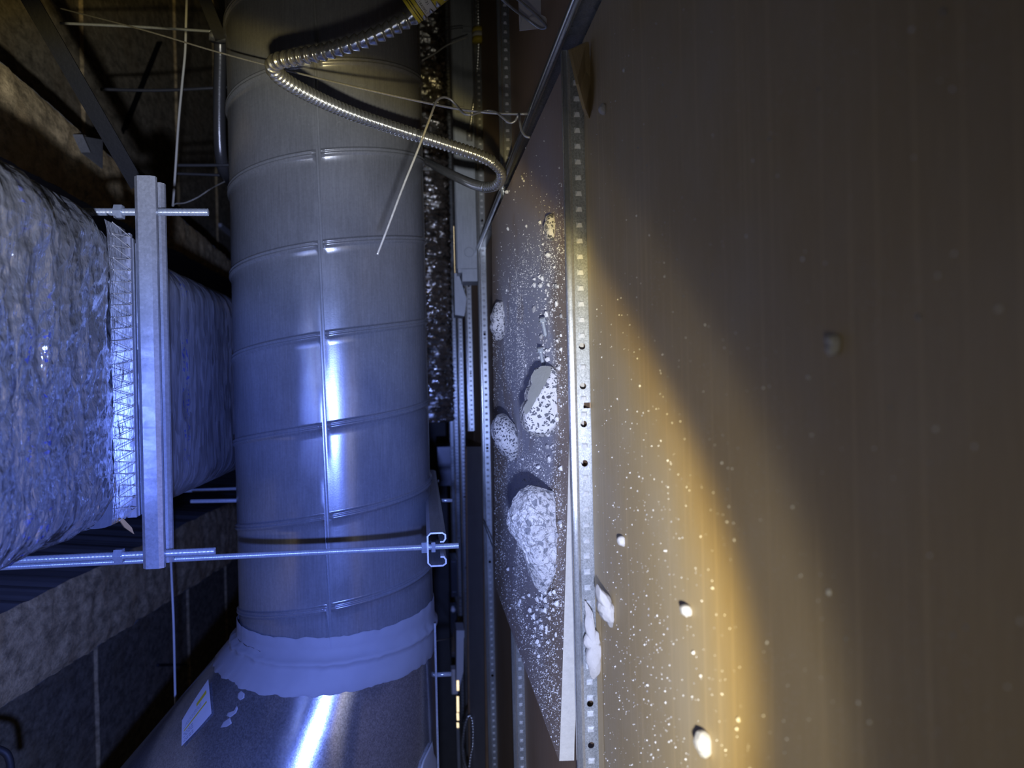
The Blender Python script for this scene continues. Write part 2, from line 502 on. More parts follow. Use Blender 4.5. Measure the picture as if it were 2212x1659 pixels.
def hexnut(c, axis, w, h, name, mat, parent):
    c = np.asarray(c, float); axis = np.asarray(axis, float)
    ch = w * .03
    V, F = tube_mesh([c - axis * h / 2, c - axis * (h / 2 - ch), c + axis * (h / 2 - ch), c + axis * h / 2],
                     [w / 2 * .9, w / 2 * 1.1547 * .985, w / 2 * 1.1547 * .985, w / 2 * .9], 6)
    return obj(name, V, F, mat, parent)

# ================================================================== LOWER CEILING (lay-in gypsum boards on steel tees)
TEE_TOP = .0235
Y1, PITCH_Y = .805, .625
TEES_Y = [Y1 + PITCH_Y * i for i in range(7)]
ceil_ = empty('ceiling', (0, .8, -.02), 'brown backs of gypsum boards laid into a steel ceiling grid', kind='structure')
cells = [(-.45, Y1)] + [(TEES_Y[i], TEES_Y[i + 1]) for i in range(6)] + [(TEES_Y[6], 6.2)]
for i, (a, b_) in enumerate(cells):
    for (x0, x1) in ((-1.9, .362), (.372, 2.4)):
        V = MB().box((x0, a + .0025, -.0127), (x1, b_ - .0025, 0)).build('gypsum_panel', 'brown_paper' if i == 0 else 'brown_paper_far', ceil_)

def tee_section(bulb_w=.0088):
    h = bulb_w / 2; z0, z1 = .0146, TEE_TOP; r = .0030
    pts = [(-.0006, z0 + .0012), (-h + .0008, z0)]
    for cx, cz, a0 in ((-h + r, z0 + r, 200), (-h + r, z1 - r, 150), (h - r, z1 - r, 60), (h - r, z0 + r, -30)):
        for k in range(5):
            a = math.radians(a0 - 50 * k / 4 if cx < 0 else a0 - 60 * k / 4); pts.append((cx + r * math.cos(a), cz + r * math.sin(a)))
    return pts + [(h - .0008, z0), (.0006, z0 + .0012)]
def make_tee(name, y, x0, x1, label, group, holes=(), slots=(), step=.0168, phase=0.0):
    root = empty(name, ((x0 + x1) / 2, y, -.0135), label, 'ceiling grid', group)
    bulb = [(yy + y, zz) for yy, zz in tee_section()]
    mb = MB(); mb.prism([(x0, a, c) for a, c in bulb], [(x1, a, c) for a, c in bulb])
    mb.build('bulb', 'zinc_bulb', root, True, auto=50)
    # web with real holes
    mb = MB(); zc = .0075; z0, z1 = -.0135, .0150; cuts = []
    hs = sorted([(h, .0036, 'o') for h in holes] + [(s, .005, 's') for s in slots])
    x = x0
    for hx, hr, kind in hs:
        w = hr * 1.5
        if hx - w < x: continue
        for yy in (y - .0005, y + .0005):
            mb.add([(x, yy, z0), (hx - w, yy, z0), (hx - w, yy, z1), (x, yy, z1)], [(0, 1, 2, 3)])
            n = 24; an = [2 * math.pi * k / n for k in range(n)]
            if kind == 'o':
                inn = [(hx + hr * math.cos(q), yy, zc + hr * math.sin(q)) for q in an]
            else:
                inn = [(hx + max(-.003, min(.003, .009 * math.cos(q))), yy, .003 + max(-.0045, min(.0045, .009 * math.sin(q)))) for q in an]
            out = []
            for q in an:
                cx, sz = math.cos(q), math.sin(q); k = max(abs(cx), abs(sz))
                out.append((hx + w * cx / k, yy, z0 + (z1 - z0) * (sz / k * .5 + .5)))
            mb.add(inn + out, [(k, (k + 1) % n, n + (k + 1) % n, n + k) for k in range(n)])
        x = hx + w
    for yy in (y - .0005, y + .0005):
        mb.add([(x, yy, z0), (x1, yy, z0), (x1, yy, z1), (x, yy, z1)], [(0, 1, 2, 3)])
    mb.build('web', 'zinc_tee', root)
    MB().box((x0, y - .012, -.0142), (x1, y + .012, -.0134)).build('flange', 'zinc_tee', root)
    # rotary stitches punched along the web
    mb = MB(); k = 0; xx = x0 + phase
    while xx < x1 - .004:
        if all(abs(xx - h[0]) > .006 for h in hs):
            yf = y - .0005
            mb.add([(xx - .0030, yf, .0040), (xx + .0026, yf, .0040), (xx + .0026, yf, .0108), (xx - .0030, yf, .0108), (xx + .0012, yf - .0032, .0058), (xx + .0012, yf - .0032, .0092)],
                   [(0, 4, 5, 3), (4, 1, 2, 5), (0, 1, 4), (3, 5, 2)])
        xx += step
    s = mb.build('stitching', 'stitch_zinc', root); s['kind'] = 'stuff'
    return root
X_at = lambda v, Y: float(PY(1260, v, Y)[0])
tee1_holes = [X_at(v, Y1) for v in (748, 834, 916, 1001, 1521, 1611)]
make_tee('ceiling_tee', Y1, -1.6, .352, 'nearest galvanised ceiling tee with punched holes beside the brown board', 'main tees of the ceiling grid',
         tee1_holes, [X_at(876, Y1)], phase=.004)
lab = ['second ceiling tee from the camera, partly under the loose board', 'bright ceiling tee just beyond the loose debris board',
       'fourth ceiling tee from the camera, ending at dark panel', 'fifth ceiling tee from the camera, thin in the distance',
       'sixth ceiling tee from the camera, far behind the duct', 'farthest ceiling tee visible beneath the spiral duct']
ext = [(-1.9, 2.2), (-2.2, 2.2), (-.16, .62), (-1.9, 1.4), (-2.2, 2.4), (-2.4, 2.4)]
for i in range(1, 7):
    y = TEES_Y[i]; x0, x1 = ext[i - 1]
    hl = [h for h in np.arange(x0 + .2, x1, .305 if i > 1 else .42)]
    make_tee('ceiling_tee', y, x0, x1, lab[i - 1], 'main tees of the ceiling grid', hl, (), phase=.006)
# cross tee running away from the camera
def cross_tee(x, y0, y1, label, dz=.0):
    root = empty('cross_tee', (x, (y0 + y1) / 2, -.0135), label, 'ceiling grid', 'cross tees')
    sec = [(xx + x, zz + dz) for xx, zz in tee_section(.0088)]
    MB().prism([(a, y0, c) for a, c in sec], [(a, y1, c) for a, c in sec]).build('bulb', 'zinc_bulb', root, True, auto=50)
    MB().box((x - .0006, y0, -.0135), (x + .0006, y1, .0150 + dz)).build('web', 'zinc_tee', root)
    MB().box((x - .012, y0, -.0142), (x + .012, y1, -.0134)).build('flange', 'zinc_tee', root)
    return root
cross_tee(.367, .45, 1.42, 'slanting galvanised cross tee in front of the white bracket', .004)
cross_tee(.367, 1.44, 2.62, 'cross tee continuing behind the loose board towards the far tees')

# torn corner of the near board lifted over the tee
P = [PZ(1227, 108, .026), PZ(1266, 90, .005), PZ(1271, 170, .0014), PZ(1267, 256, .0030), PZ(1258, 235, .012), PZ(1244, 182, .021)]
V = [tuple(x) for x in P] + [(x[0], x[1], x[2] - .003) for x in P]
MB().prism(V[6:], V[:6]).build('torn_corner', 'brown_paper', ceil_)
# frayed paper edge along the near board
mb = MB()
xs = np.linspace(-.47, -.24, 60)
yy = .792 + .004 * np.array([noise3(np.array([x * 60, 0, 0])) for x in xs])
for i in range(59):
    mb.add([(xs[i], .775, .0004), (xs[i + 1], .775, .0004), (xs[i + 1], yy[i + 1], .002), (xs[i], yy[i], .002)], [(0, 1, 2, 3)])
mb.build('frayed_edge', 'brown_paper', ceil_)
# ================================================================== CONCRETE STRUCTURE ABOVE
ZH, ZD = .178 + .75, .178 + 1.10          # rib soffit, deck soffit
slab = empty('concrete_slab', (0, 3, ZD), 'dark formed concrete deck soffit with pale board-joint ridges', kind='structure')
MB().box((-3.2, .2, ZD), (3.2, 6.2, ZD + .2)).build('soffit', 'deck_concrete', slab)
for u, v in ((190, 800), (392, 800), (475, 800), (522, 800)):
    y = PZ(u, v, ZD)[1]
    mb = MB(); n = 160; xx = np.linspace(-2.6, 2.6, n)
    w = .006 + .003 * fbm(np.stack([xx * 6, xx * 0 + u, xx * 0], 1)); h = .010 + .006 * noise3(np.stack([xx * 9, xx * 0, xx * 0 + u], 1))
    for i in range(n - 1):
        mb.add([(xx[i], y - w[i], ZD), (xx[i + 1], y - w[i + 1], ZD), (xx[i + 1], y, ZD - h[i + 1]), (xx[i], y, ZD - h[i]), (xx[i], y + w[i], ZD), (xx[i + 1], y + w[i + 1], ZD)],
               [(0, 3, 2, 1), (3, 4, 5, 2)])
    mb.build('form_ridge', 'rough_concrete', slab)
def rib(name, pa, pb, pc, pd, label):
    """concrete rib; pa..pb inner soffit edge (near..far), pc..pd outer soffit edge"""
    A, B, C_, D = (PZ(*q, ZH) for q in (pa, pb, pc, pd))
    def ext_(P, Q, y): k = (y - P[1]) / (Q[1] - P[1]); return P + (Q - P) * k
    n = 260; ys = np.linspace(.55, 4.6, n)
    inn = np.array([ext_(A, B, y) for y in ys]); out = np.array([ext_(C_, D, y) for y in ys])
    sg = np.sign(out[0, 0] - inn[0, 0])
    j = lambda s: .010 * fbm(np.stack([ys * 13, ys * 0 + s, ys * 0], 1), 5)
    inn[:, 0] += j(1.3) * .6; out[:, 0] += j(7.7) * .7
    root = empty(name, ((A + D) / 2)[:2].tolist() + [ZH], label, kind='structure')
    m_ = 10; V = []
    for i in range(n):
        for k in range(m_):
            q = inn[i] + (out[i] - inn[i]) * k / (m_ - 1)
            V.append((q[0], q[1], ZH))
    V = np.array(V); V[:, 2] += .008 * fbm(V * 22, 4)
    V[::m_, 2] += .006; V[m_ - 1::m_, 2] += .006
    F = [(i * m_ + k, i * m_ + k + 1, (i + 1) * m_ + k + 1, (i + 1) * m_ + k) for i in range(n - 1) for k in range(m_ - 1)]
    obj('soffit', V, F, 'rough_concrete', root, True)
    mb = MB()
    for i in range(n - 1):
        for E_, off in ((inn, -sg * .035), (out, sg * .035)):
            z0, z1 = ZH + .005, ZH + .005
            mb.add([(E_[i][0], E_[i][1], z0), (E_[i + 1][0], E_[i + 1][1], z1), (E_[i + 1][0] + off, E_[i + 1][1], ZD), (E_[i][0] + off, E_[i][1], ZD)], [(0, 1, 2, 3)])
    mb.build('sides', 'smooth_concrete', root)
    return root
rib('concrete_beam', (0, 1330), (240, 1212), (0, 1535), (480, 1228), 'rough stained concrete rib below the foil duct in the lower left')
rib('concrete_beam', (0, 335), (250, 470), (0, 128), (300, 388), 'rough tan concrete rib above the foil duct in the upper left')
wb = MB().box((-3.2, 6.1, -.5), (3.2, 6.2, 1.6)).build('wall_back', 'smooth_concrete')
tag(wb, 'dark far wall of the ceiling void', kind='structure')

# ================================================================== SPIRAL DUCT
RD, YC, ZC = .1675, 1.40, .3343
PITCH = .1429
XJ = float(PY(715, 1408, 1.24)[0])           # joint to the taper
duct = empty('spiral_duct', (.3, YC, ZC - RD), 'large round galvanised spiral duct with raised helical seams', 'duct')
prof = [(0, 0), (.12, 0), (.25, 0), (.4, 0), (.55, 0), (.7, 0), (.82, 0), (.893, 0), (.906, .0012), (.925, .0036), (.937, .0040), (.947, .0014), (.955, .0012),
        (.963, .0034), (.973, .0036), (.983, .0012), (.992, 0)]
NT = 144
x_right = float(PY(925, 862, 1.40)[0])       # a seam meets the lower silhouette here (theta=-90)
X0 = x_right - (.95 + .25) * PITCH
V = []; F = []
K0, K1 = -5, 11
npf = len(prof)
rows = (K1 - K0) * npf
th = np.linspace(0, 2 * math.pi, NT, endpoint=False)
for k in range(K0, K1):
    for tt, dr in prof:
        x = X0 + (k + tt - th / (2 * math.pi)) * PITCH
        wob = .0007 * noise3(np.stack([x * 9, np.cos(th) * 2, np.sin(th) * 2], 1))
        r = RD + dr + wob
        xc = np.maximum(x, XJ - .01)
        V.append(np.stack([xc, YC - r * np.cos(th), ZC + r * np.sin(th)], 1))
V = np.concatenate(V)
for i in range(rows):
    for j in range(NT):
        a = i * NT + j
        if j < NT - 1:
            b_, off = i * NT + j + 1, 0
            nx = (i + 1) * NT
            if i + 1 >= rows: continue
            q = (a, b_, nx + j + 1, nx + j)
        else:
            # theta wraps: x drops by one pitch, i.e. joins the row npf further on
            i2 = i + npf
            if i2 + 1 >= rows or i + 1 >= rows: continue
            q = (a, i2 * NT, (i2 + 1) * NT, (i + 1) * NT + j)
        if V[list(q), 0].max() <= XJ - .0099: continue
        F.append(q)
obj('shell', V, F, 'galvanised_duct', duct, True)

# ------------------------------------------------------------------ eccentric taper below the joint
zl1 = PY(500, 1412, 1.39)[2]; zl2 = PY(292, 1659, 1.37)[2]
xl1 = PY(500, 1412, 1.39)[0]; xl2 = PY(292, 1659, 1.37)[0]
KT = (zl2 - zl1) / (xl1 - xl2) / 2
taper = empty('duct_taper', (XJ - .2, YC, ZC - RD), 'shiny galvanised offset taper flaring out at the end of the duct', 'duct')
def taper_r(x): return RD + .002 + max(0, XJ - x) * KT
n = 120; th = np.linspace(0, 2 * math.pi, n, endpoint=False)
V = []; xsT = np.linspace(XJ + .004, XJ - .62, 50)
for x in xsT:
    r = taper_r(x); zc = ZC - RD + r - .001
    V.append(np.stack([x + 0 * th, YC - r * np.cos(th), zc + r * np.sin(th)], 1))
V = np.concatenate(V)
F = [(i * n + j, i * n + (j + 1) % n, (i + 1) * n + (j + 1) % n, (i + 1) * n + j) for i in range(49) for j in range(n)]
V += .0008 * np.stack([noise3(V * 14 + k * 9) for k in range(3)], 1)
obj('shell', V, F, 'galvanised_taper', taper, True)
# standing seam along the underside
mb = MB()
for i in range(49):
    x0, x1 = xsT[i], xsT[i + 1]; y = YC - .055
    z0 = ZC - RD - .0015
    mb.box((x1, y - .004, z0 - .0022), (x0, y + .001, z0 + .0012))
mb.build('seam', 'strut_steel', taper)
# mastic brushed over the joint
nb = 240; th = np.linspace(0, 2 * math.pi, nb, endpoint=False)
up = XJ + .026 + .004 * fbm(np.stack([np.cos(th) * 9, np.sin(th) * 9, th * 0], 1), 5) + .012 * np.maximum(0, -np.sin(th)) ** 2
lo = XJ - .056 + .006 * fbm(np.stack([np.cos(th) * 8, np.sin(th) * 8, th * 0 + 5], 1), 5) + .012 * np.maximum(0, np.sin(th))
mprof = [(0, 0.0), (.02, .0012), (.2, .0016), (.36, .0018), (.42, .0060), (.46, .0072), (.50, .0064), (.53, .0028), (.60, .0022), (.8, .0016), (.97, .0014), (1, 0.0)]
V = []
for k, (tt, dr) in enumerate(mprof):
    x = up + (lo - up) * tt
    r = np.array([taper_r(q) for q in x]) + dr + .0006 * fbm(np.stack([x * 60, np.cos(th) * 10, np.sin(th) * 10], 1), 4) * (0 < tt < 1)
    zc = ZC - RD + np.array([taper_r(q) for q in x]) - .001
    V.append(np.stack([x, YC - r * np.cos(th), zc + r * np.sin(th)], 1))
V = np.concatenate(V)
F = [(i * nb + j, i * nb + (j + 1) % nb, (i + 1) * nb + (j + 1) % nb, (i + 1) * nb + j) for i in range(len(mprof) - 1) for j in range(nb)]
obj('mastic_band', V, F, 'mastic', taper, True)
# points on the taper skin
def on_taper(u, v, off=.0):
    d = ray(u, v); lo_, hi_ = .9, 1.6
    best = None
    for tY in np.linspace(.95, 1.45, 1200):
        q = CAM + d * (tY / d[1]); r = taper_r(q[0]) + off; zc = ZC - RD + taper_r(q[0]) - .001
        if (q[1] - YC) ** 2 + (q[2] - zc) ** 2 <= r * r: return q
    return CAM + d * (1.36 / d[1])
# mastic smears on the taper
def skin_patch(pts, name, mat, parent, off=.0015, sub=6):
    """small polygon draped over the taper (fan with rings)"""
    c = np.mean(pts, 0); V = [on_taper(*c, off)]; F = []
    ring = len(pts)
    for s in range(1, sub + 1):
        for q in pts:
            w = c + (np.array(q) - c) * s / sub
            V.append(on_taper(*w, off * (1 if s < sub else .1)))
    for k in range(ring): F.append((0, 1 + k, 1 + (k + 1) % ring))
    for s in range(sub - 1):
        for k in range(ring):
            a = 1 + s * ring + k; b_ = 1 + s * ring + (k + 1) % ring
            F.append((a, a + ring, b_ + ring, b_))
    return obj(name, V, F, mat, parent, True)
skin_patch([(514, 1498), (521, 1492), (528, 1498), (527, 1508), (519, 1513), (513, 1508)], 'mastic_smear', 'mastic', taper)
skin_patch([(512, 1524), (508, 1532), (492, 1540), (489, 1546), (497, 1550), (510, 1540), (514, 1530)], 'mastic_smear', 'mastic', taper)
skin_patch([(497, 1550), (501, 1562), (490, 1570), (476, 1572), (482, 1560)], 'mastic_smear', 'mastic', taper)
skin_patch([(928, 1612), (934, 1600), (937, 1626), (948, 1650), (944, 1670), (905, 1672), (912, 1645)], 'mastic_smear', 'mastic', taper, .004)
# paper sticker
st = empty('paper_sticker', on_taper(425, 1535), 'white paper sticker with yellow bands curling off the shiny taper', 'sticker')
corners = [np.array(q, float) for q in ((450, 1467), (457, 1541), (392, 1612), (393, 1556))]   # top, right, bottom, left
NN = 14
def sp(a, c, off=.003):
    # a along top->right edge direction (0..1), c from top edge towards bottom-left
    q = (corners[0] * (1 - a) + corners[1] * a) * (1 - c) + (corners[3] * (1 - a) + corners[2] * a) * c
    bow = np.array([3.0, 0]) * math.sin(math.pi * c) * (a - .5)
    w = on_taper(*(q + bow), off); d = w - CAM
    return w - d / np.linalg.norm(d) * (.004 * (1 - a) ** 2 + .006 * max(0, c - .8))
V = [sp(i / NN, k / NN) for i in range(NN + 1) for k in range(NN + 1)]
F = [(i * (NN + 1) + k, (i + 1) * (NN + 1) + k, (i + 1) * (NN + 1) + k + 1, i * (NN + 1) + k + 1) for i in range(NN) for k in range(NN)]
obj('sheet', V, F, 'sticker_paper', st, True)
def strip(a0, a1, c0, c1, mat, name, n=10):
    V = []; F = []
    for i in range(n + 1):
        c = c0 + (c1 - c0) * i / n
        V += [sp(a0, c, .0036), sp(a1, c, .0036)]
    F = [(2 * i, 2 * i + 1, 2 * i + 3, 2 * i + 2) for i in range(n)]
    return V, F
mb = MB(); [mb.add(*strip(*q, 'x', 'x')) for q in ((.20, .30, .10, .45), (.50, .55, .12, .92))]
mb.build('yellow_band', 'label_yellow', st)
mb = MB()
for a in (.34, .38, .42):
    c = .3
    while c < .85:
        L = random.uniform(.05, .12); mb.add(*strip(a, a + .012, c, c + L, 'x', 'x', 3)); c += L + .02
for a in (.62, .68, .74, .84, .90):
    c = .62
    while c < .92:
        L = random.uniform(.04, .09); mb.add(*strip(a, a + .022, c, min(.94, c + L), 'x', 'x', 3)); c += L + .025
mb.build('printed_lines', 'label_grey_ink', st)['kind'] = 'stuff'

# ================================================================== HANGER UNDER THE SPIRAL DUCT
hg = empty('duct_hanger', (-.22, 1.05, ZC - RD - .03), 'slotted strut channel on threaded rod carrying the spiral duct', 'hanger')
def c_channel(p0, p1, open_dir, w_dir, W, H, lip, t, name, parent, mat='strut_steel'):
    """C-channel swept from p0 to p1; base plate at -open side; opening faces open_dir"""
    rc = .003
    half = W / 2
    path = [(half - lip, H - .006), (half - lip, H - .002), (half - lip + .003, H), (half - .002, H), (half, H - .003), (half, rc), (half - rc, 0), (-half + rc, 0),
            (-half, rc), (-half, H - .003), (-half + .002, H), (-half + lip - .003, H), (-half + lip, H - .002), (-half + lip, H - .006)]
    pa = np.array(path); T = np.gradient(pa, axis=0); T /= np.linalg.norm(T, axis=1)[:, None]
    nrm = np.stack([-T[:, 1], T[:, 0]], 1)
    inner = pa + nrm * t
    ring = np.vstack([pa, inner[::-1]])
    od, wd = np.array(open_dir, float), np.array(w_dir, float)
    A = [np.array(p0) + wd * a + od * c for a, c in ring]; B = [np.array(p1) + wd * a + od * c for a, c in ring]
    n_ = len(pa); m_ = len(ring); mb = MB()
    V = A + B; F = [(i, (i + 1) % m_, m_ + (i + 1) % m_, m_ + i) for i in range(m_)]
    for i in range(n_ - 1):
        F.append((i, m_ - 1 - i, m_ - 2 - i, i + 1)); F.append((m_ + i, m_ + i + 1, m_ + m_ - 2 - i, m_ + m_ - 1 - i))
    return obj(name, V, F, mat, parent)
YS = 1.03
qs = PY(926, 1188, YS)
c_channel((qs[0], YS, qs[2]), (qs[0], 1.80, qs[2]), (0, 0, -1), (1, 0, 0), .0413, .0215, .0095, .0022, 'strut_channel', hg)
rx, rz = float(PY(940, 1181, 1.055)[0]), 0
zend = float(PY(991, 1181, 1.055)[2])
threaded((rx, 1.055, zend), (rx, 1.055, ZD), .0041, 'threaded_rod', 'rod_steel', hg, .0013)
zt = qs[2]
hexnut((rx, 1.055, zt + .0055), (0, 0, 1), .0145, .0085, 'hex_nut', 'rod_steel', hg)
hexnut((rx, 1.055, zt - .0065), (0, 0, 1), .0135, .006, 'hex_nut', 'rod_steel', hg)
MB().box((rx - .0165, 1.035, zt + .0001), (rx + .0165, 1.075, zt + .0014)).build('square_washer', 'strut_steel', hg)
MB().tube([(rx, 1.775, zt - .03), (rx, 1.775, ZD)], .0041, 10).build('threaded_rod', 'rod_steel', hg)

# ================================================================== FOIL-WRAPPED DUCT ON ITS TRAPEZE
ZB = .530            # underside of the wrapped duct
fd = empty('insulated_duct', (.02, 1.2, ZB), 'rectangular duct wrapped in crinkled silver foil insulation', 'duct')
def wrap(y0, y1, x0, x1, zb, height, ny, nu, amp, seed, name, mat, endpull=0.0, rad=.06, sag=None):
    # cross-section: rounded rectangle, started mid top
    def sec(nu):
        xm, zm = (x0 + x1) / 2, zb + height / 2
        hx, hz = (x1 - x0) / 2 - rad, height / 2 - rad
        per = []
        for ctr, a0 in (((xm + hx, zm + hz), 0), ((xm - hx, zm + hz), 90), ((xm - hx, zm - hz), 180), ((xm + hx, zm - hz), 270)):
            for k in range(9):
                a = math.radians(a0 + 90 * k / 8); per.append((ctr[0] + rad * math.cos(a), ctr[1] + rad * math.sin(a)))
        per = np.array(per + per[:1]); L = np.r_[0, np.cumsum(np.linalg.norm(np.diff(per, axis=0), axis=1))]
        s = np.linspace(0, L[-1], nu, endpoint=False)
        return np.stack([np.interp(s, L, per[:, 0]), np.interp(s, L, per[:, 1])], 1), (xm, zm)
    S, ctr = sec(nu)
    nd = np.roll(S, -1, 0) - np.roll(S, 1, 0); nd /= np.linalg.norm(nd, axis=1)[:, None]; nrm = np.stack([nd[:, 1], -nd[:, 0]], 1)
    V = []
    for i in range(ny):
        f = i / (ny - 1); y = y0 + (y1 - y0) * f
        q = np.stack([S[:, 0], np.full(nu, y), S[:, 1]], 1)
        g = np.stack([q[:, 0] * .55 + .25 * y, q[:, 1] * 1.15 - .3 * q[:, 0], q[:, 2]], 1)
        ridge = 1 - np.abs(fbm(g * 15 + seed, 3)) * 2.2
        ridge2 = 1 - np.abs(fbm(np.stack([q[:, 0] * 1.1 - .5 * y, q[:, 1] * .9, q[:, 2]], 1) * 38 + seed * 2, 3)) * 2.2
        low = fbm(q * 7 + seed, 2)
        h = amp * (.8 * ridge + .38 * ridge2 + .9 * low)
        if sag is not None: h = h + sag(f)
        P = S + nrm * h[:, None]
        V.append(np.stack([P[:, 0], np.full(nu, y), P[:, 1]], 1))
    V = np.concatenate(V)
    F = [(i * nu + j, i * nu + (j + 1) % nu, (i + 1) * nu + (j + 1) % nu, (i + 1) * nu + j) for i in range(ny - 1) for j in range(nu)]
    F.append(tuple(range(nu))); F.append(tuple((ny - 1) * nu + j for j in range(nu - 1, -1, -1)))
    return obj(name, V, F, mat, fd, True)
YSEAM, YCOL = float(PZ(243, 800, ZB - .006)[1]), float(PZ(284, 800, ZB - .006)[1])
wrap(.36, YSEAM + .006, -.152, .208, ZB - .004, .34, 260, 620, .0062, 3.1, 'near_jacket', 'foil_crinkled', rad=.050, sag=lambda f: .004 * math.sin(math.pi * min(1, f)) - .006 * max(0, f - .93) * 14)
wrap(1.0, 3.6, -.165, .192, ZB + .002, .31, 200, 300, .0022, 9.2, 'far_jacket', 'foil_smooth', rad=.05)
# flat taped collar between the jackets with a zigzag scrim
x0c, x1c = -.148, .196
mb = MB(); nx, ny = 90, 14
V = []
for j in range(ny):
    y = YSEAM - .004 + (YCOL - YSEAM + .004) * j / (ny - 1)
    for i in range(nx):
        x = x0c + (x1c - x0c) * i / (nx - 1)
        V.append((x, y, ZB - .0065 + .0022 * float(noise3(np.array([x * 45, y * 30, 1.0]))) + .004 * (abs(x - (x0c + x1c) / 2) / ((x1c - x0c) / 2)) ** 8))
V = np.array(V)
F = [(j * nx + i, j * nx + i + 1, (j + 1) * nx + i + 1, (j + 1) * nx + i) for j in range(ny - 1) for i in range(nx - 1)]
tape = obj('foil_tape', V, F, 'foil_tape', fd, True)
mb = MB(); z_ = ZB - .0095
k = 0; x = x0c + .004
while x < x1c - .012:
    mb.tube([(x, YSEAM, z_), (x + .0065, YCOL - .003, z_)], .0005, 5); mb.tube([(x + .0065, YCOL - .003, z_), (x + .013, YSEAM, z_)], .0005, 5)
    x += .0135
mb.build('scrim_zigzag', 'label_white', tape)
# folded insulation edges against the strut
for k, (dy, mt) in enumerate(((.0, 'foil_smooth'), (.013, 'strut_steel'), (.024, 'foil_smooth'))):
    mb = MB(); n_ = 60; xx = np.linspace(-.150, .192 - .004 * k, n_); y = YCOL + dy
    wv = .0012 * noise3(np.stack([xx * 22, xx * 0 + k * 7, xx * 0], 1))
    for i in range(n_ - 1):
        a0, a1 = (xx[i], y + wv[i], ZB - .008 + .001 * k), (xx[i + 1], y + wv[i + 1], ZB - .008 + .001 * k)
        mb.prism([a0, (a0[0], a0[1] + .011, a0[2] + .0015), (a0[0], a0[1] + .011, a0[2] + .012), (a0[0], a0[1], a0[2] + .012)],
                 [a1, (a1[0], a1[1] + .011, a1[2] + .0015), (a1[0], a1[1] + .011, a1[2] + .012), (a1[0], a1[1], a1[2] + .012)])
    mb.build('insulation_edge', mt, fd)
# torn foil flap showing yellow glass wool at the lower corner
q = [PY(253, 1116, .93), PY(268, 1122, .935), PY(285, 1140, .94), PY(290, 1154, .942), PY(270, 1140, .935)]
obj('exposed_wool', [tuple(a) for a in q] + [tuple(np.array(a) + (0, .004, .003)) for a in q],
    [(0, 1, 2, 3, 4)] + [(i, (i + 1) % 5, 5 + (i + 1) % 5, 5 + i) for i in range(5)] + [(9, 8, 7, 6, 5)], 'brown_paper_torn', fd)

tz = empty('strut_trapeze', (0, .99, ZB - .03), 'horizontal strut channel on two threaded rods under the foil duct', 'hanger')
YT = .985
A = PY(318, 380, YT); B = PY(312, 1229, YT)
ztop = .4987 + .0205
c_channel((A[0], YT + .0206, ztop), (B[0], YT + .0206, ztop), (0, 0, -1), (0, 1, 0), .0413, .0205, .0095, .0024, 'strut_channel', tz)
for v, uend in ((458, 450), (1197, 465)):
    q = PY(330, v, YT + .02); ze = float(PY(uend, v, YT + .02)[2])
    threaded((q[0], YT + .0206, ze), (q[0], YT + .0206, ZD), .0049, 'threaded_rod', 'rod_steel', tz, .0016)
    zn = float(PY(257, v, YT + .02)[2])
    hexnut((q[0], YT + .0206, zn), (0, 0, 1), .0165, .0105, 'hex_nut', 'rod_steel', tz)

# ================================================================== FLEXIBLE CONDUIT AND WIRES
cond = empty('flexible_conduit', PY(1075, 380, 1.15), 'looped silver flexible metal conduit in front of the spiral duct', 'conduit')
cp = [PY(u, v, Y) for u, v, Y in ((1010, -80, .83), (960, -22, .838), (905, 26, .85), (850, 58, .855), (790, 85, .86), (700, 112, .87), (635, 124, .885), (602, 131, .898),
      (590, 140, .912), (594, 154, .926), (620, 177, .955), (680, 210, 1.0), (760, 245, 1.05), (850, 276, 1.09), (950, 308, 1.125), (1030, 334, 1.15),
      (1065, 350, 1.165))]
corrugated(cp, .0098, .0098, .0030, 'corrugated_sleeve', 'flex_steel', cond, per=10, pitch1=.0066, split=.47)
cp2 = [cp[-1]] + [PY(u, v, Y) for u, v, Y in ((1080, 368, 1.175), (1082, 386, 1.185), (1070, 401, 1.20), (1050, 405, 1.22))]
cp2 = [cp[-2] * .15 + cp[-1] * .85] + cp2[1:]
corrugated(cp2, .0084, .0050, .0006, 'bend', 'flex_steel', cond)
cp3 = [cp2[-1]] + [PY(u, v, Y) for u, v, Y in ((1025, 399, 1.28), (990, 384, 1.40), (950, 364, 1.55), (918, 347, 1.75), (880, 330, 1.95))]
corrugated(cp3, .0086, .0064, .0018, 'rear_run', 'flex_steel', cond)
# printed sleeve label
S0, S1 = PY(887, 25, .852), PY(952, -28, .84)
axd = (S1 - S0) / np.linalg.norm(S1 - S0)
SL = np.linalg.norm(S1 - S0); SR = .0148
lb = empty('cable_label', S0, 'yellow and white printed sleeve label on the flexible conduit', 'label')
tocam = CAM - S0; tocam -= axd * tocam.dot(axd); tocam /= np.linalg.norm(tocam)
side = np.cross(axd, tocam)
def lab_pt(s, ang, r=SR): return S0 + axd * s + r * (math.cos(ang) * tocam + math.sin(ang) * side)
def sleeve(s0, s1, r, name, mat, parent, n=40):
    V = []; F = []
    for s in (s0, s1):
        for k in range(n): V.append(lab_pt(s, 2 * math.pi * k / n, r))
    F = [(k, (k + 1) % n, n + (k + 1) % n, n + k) for k in range(n)]
    return obj(name, V, F, mat, parent, True)
W = SL
sleeve(0, W * .26, SR, 'yellow_band', 'label_yellow', lb); sleeve(W * .26, W * .60, SR, 'white_band', 'label_white', lb); sleeve(W * .60, W, SR, 'yellow_band', 'label_yellow', lb)
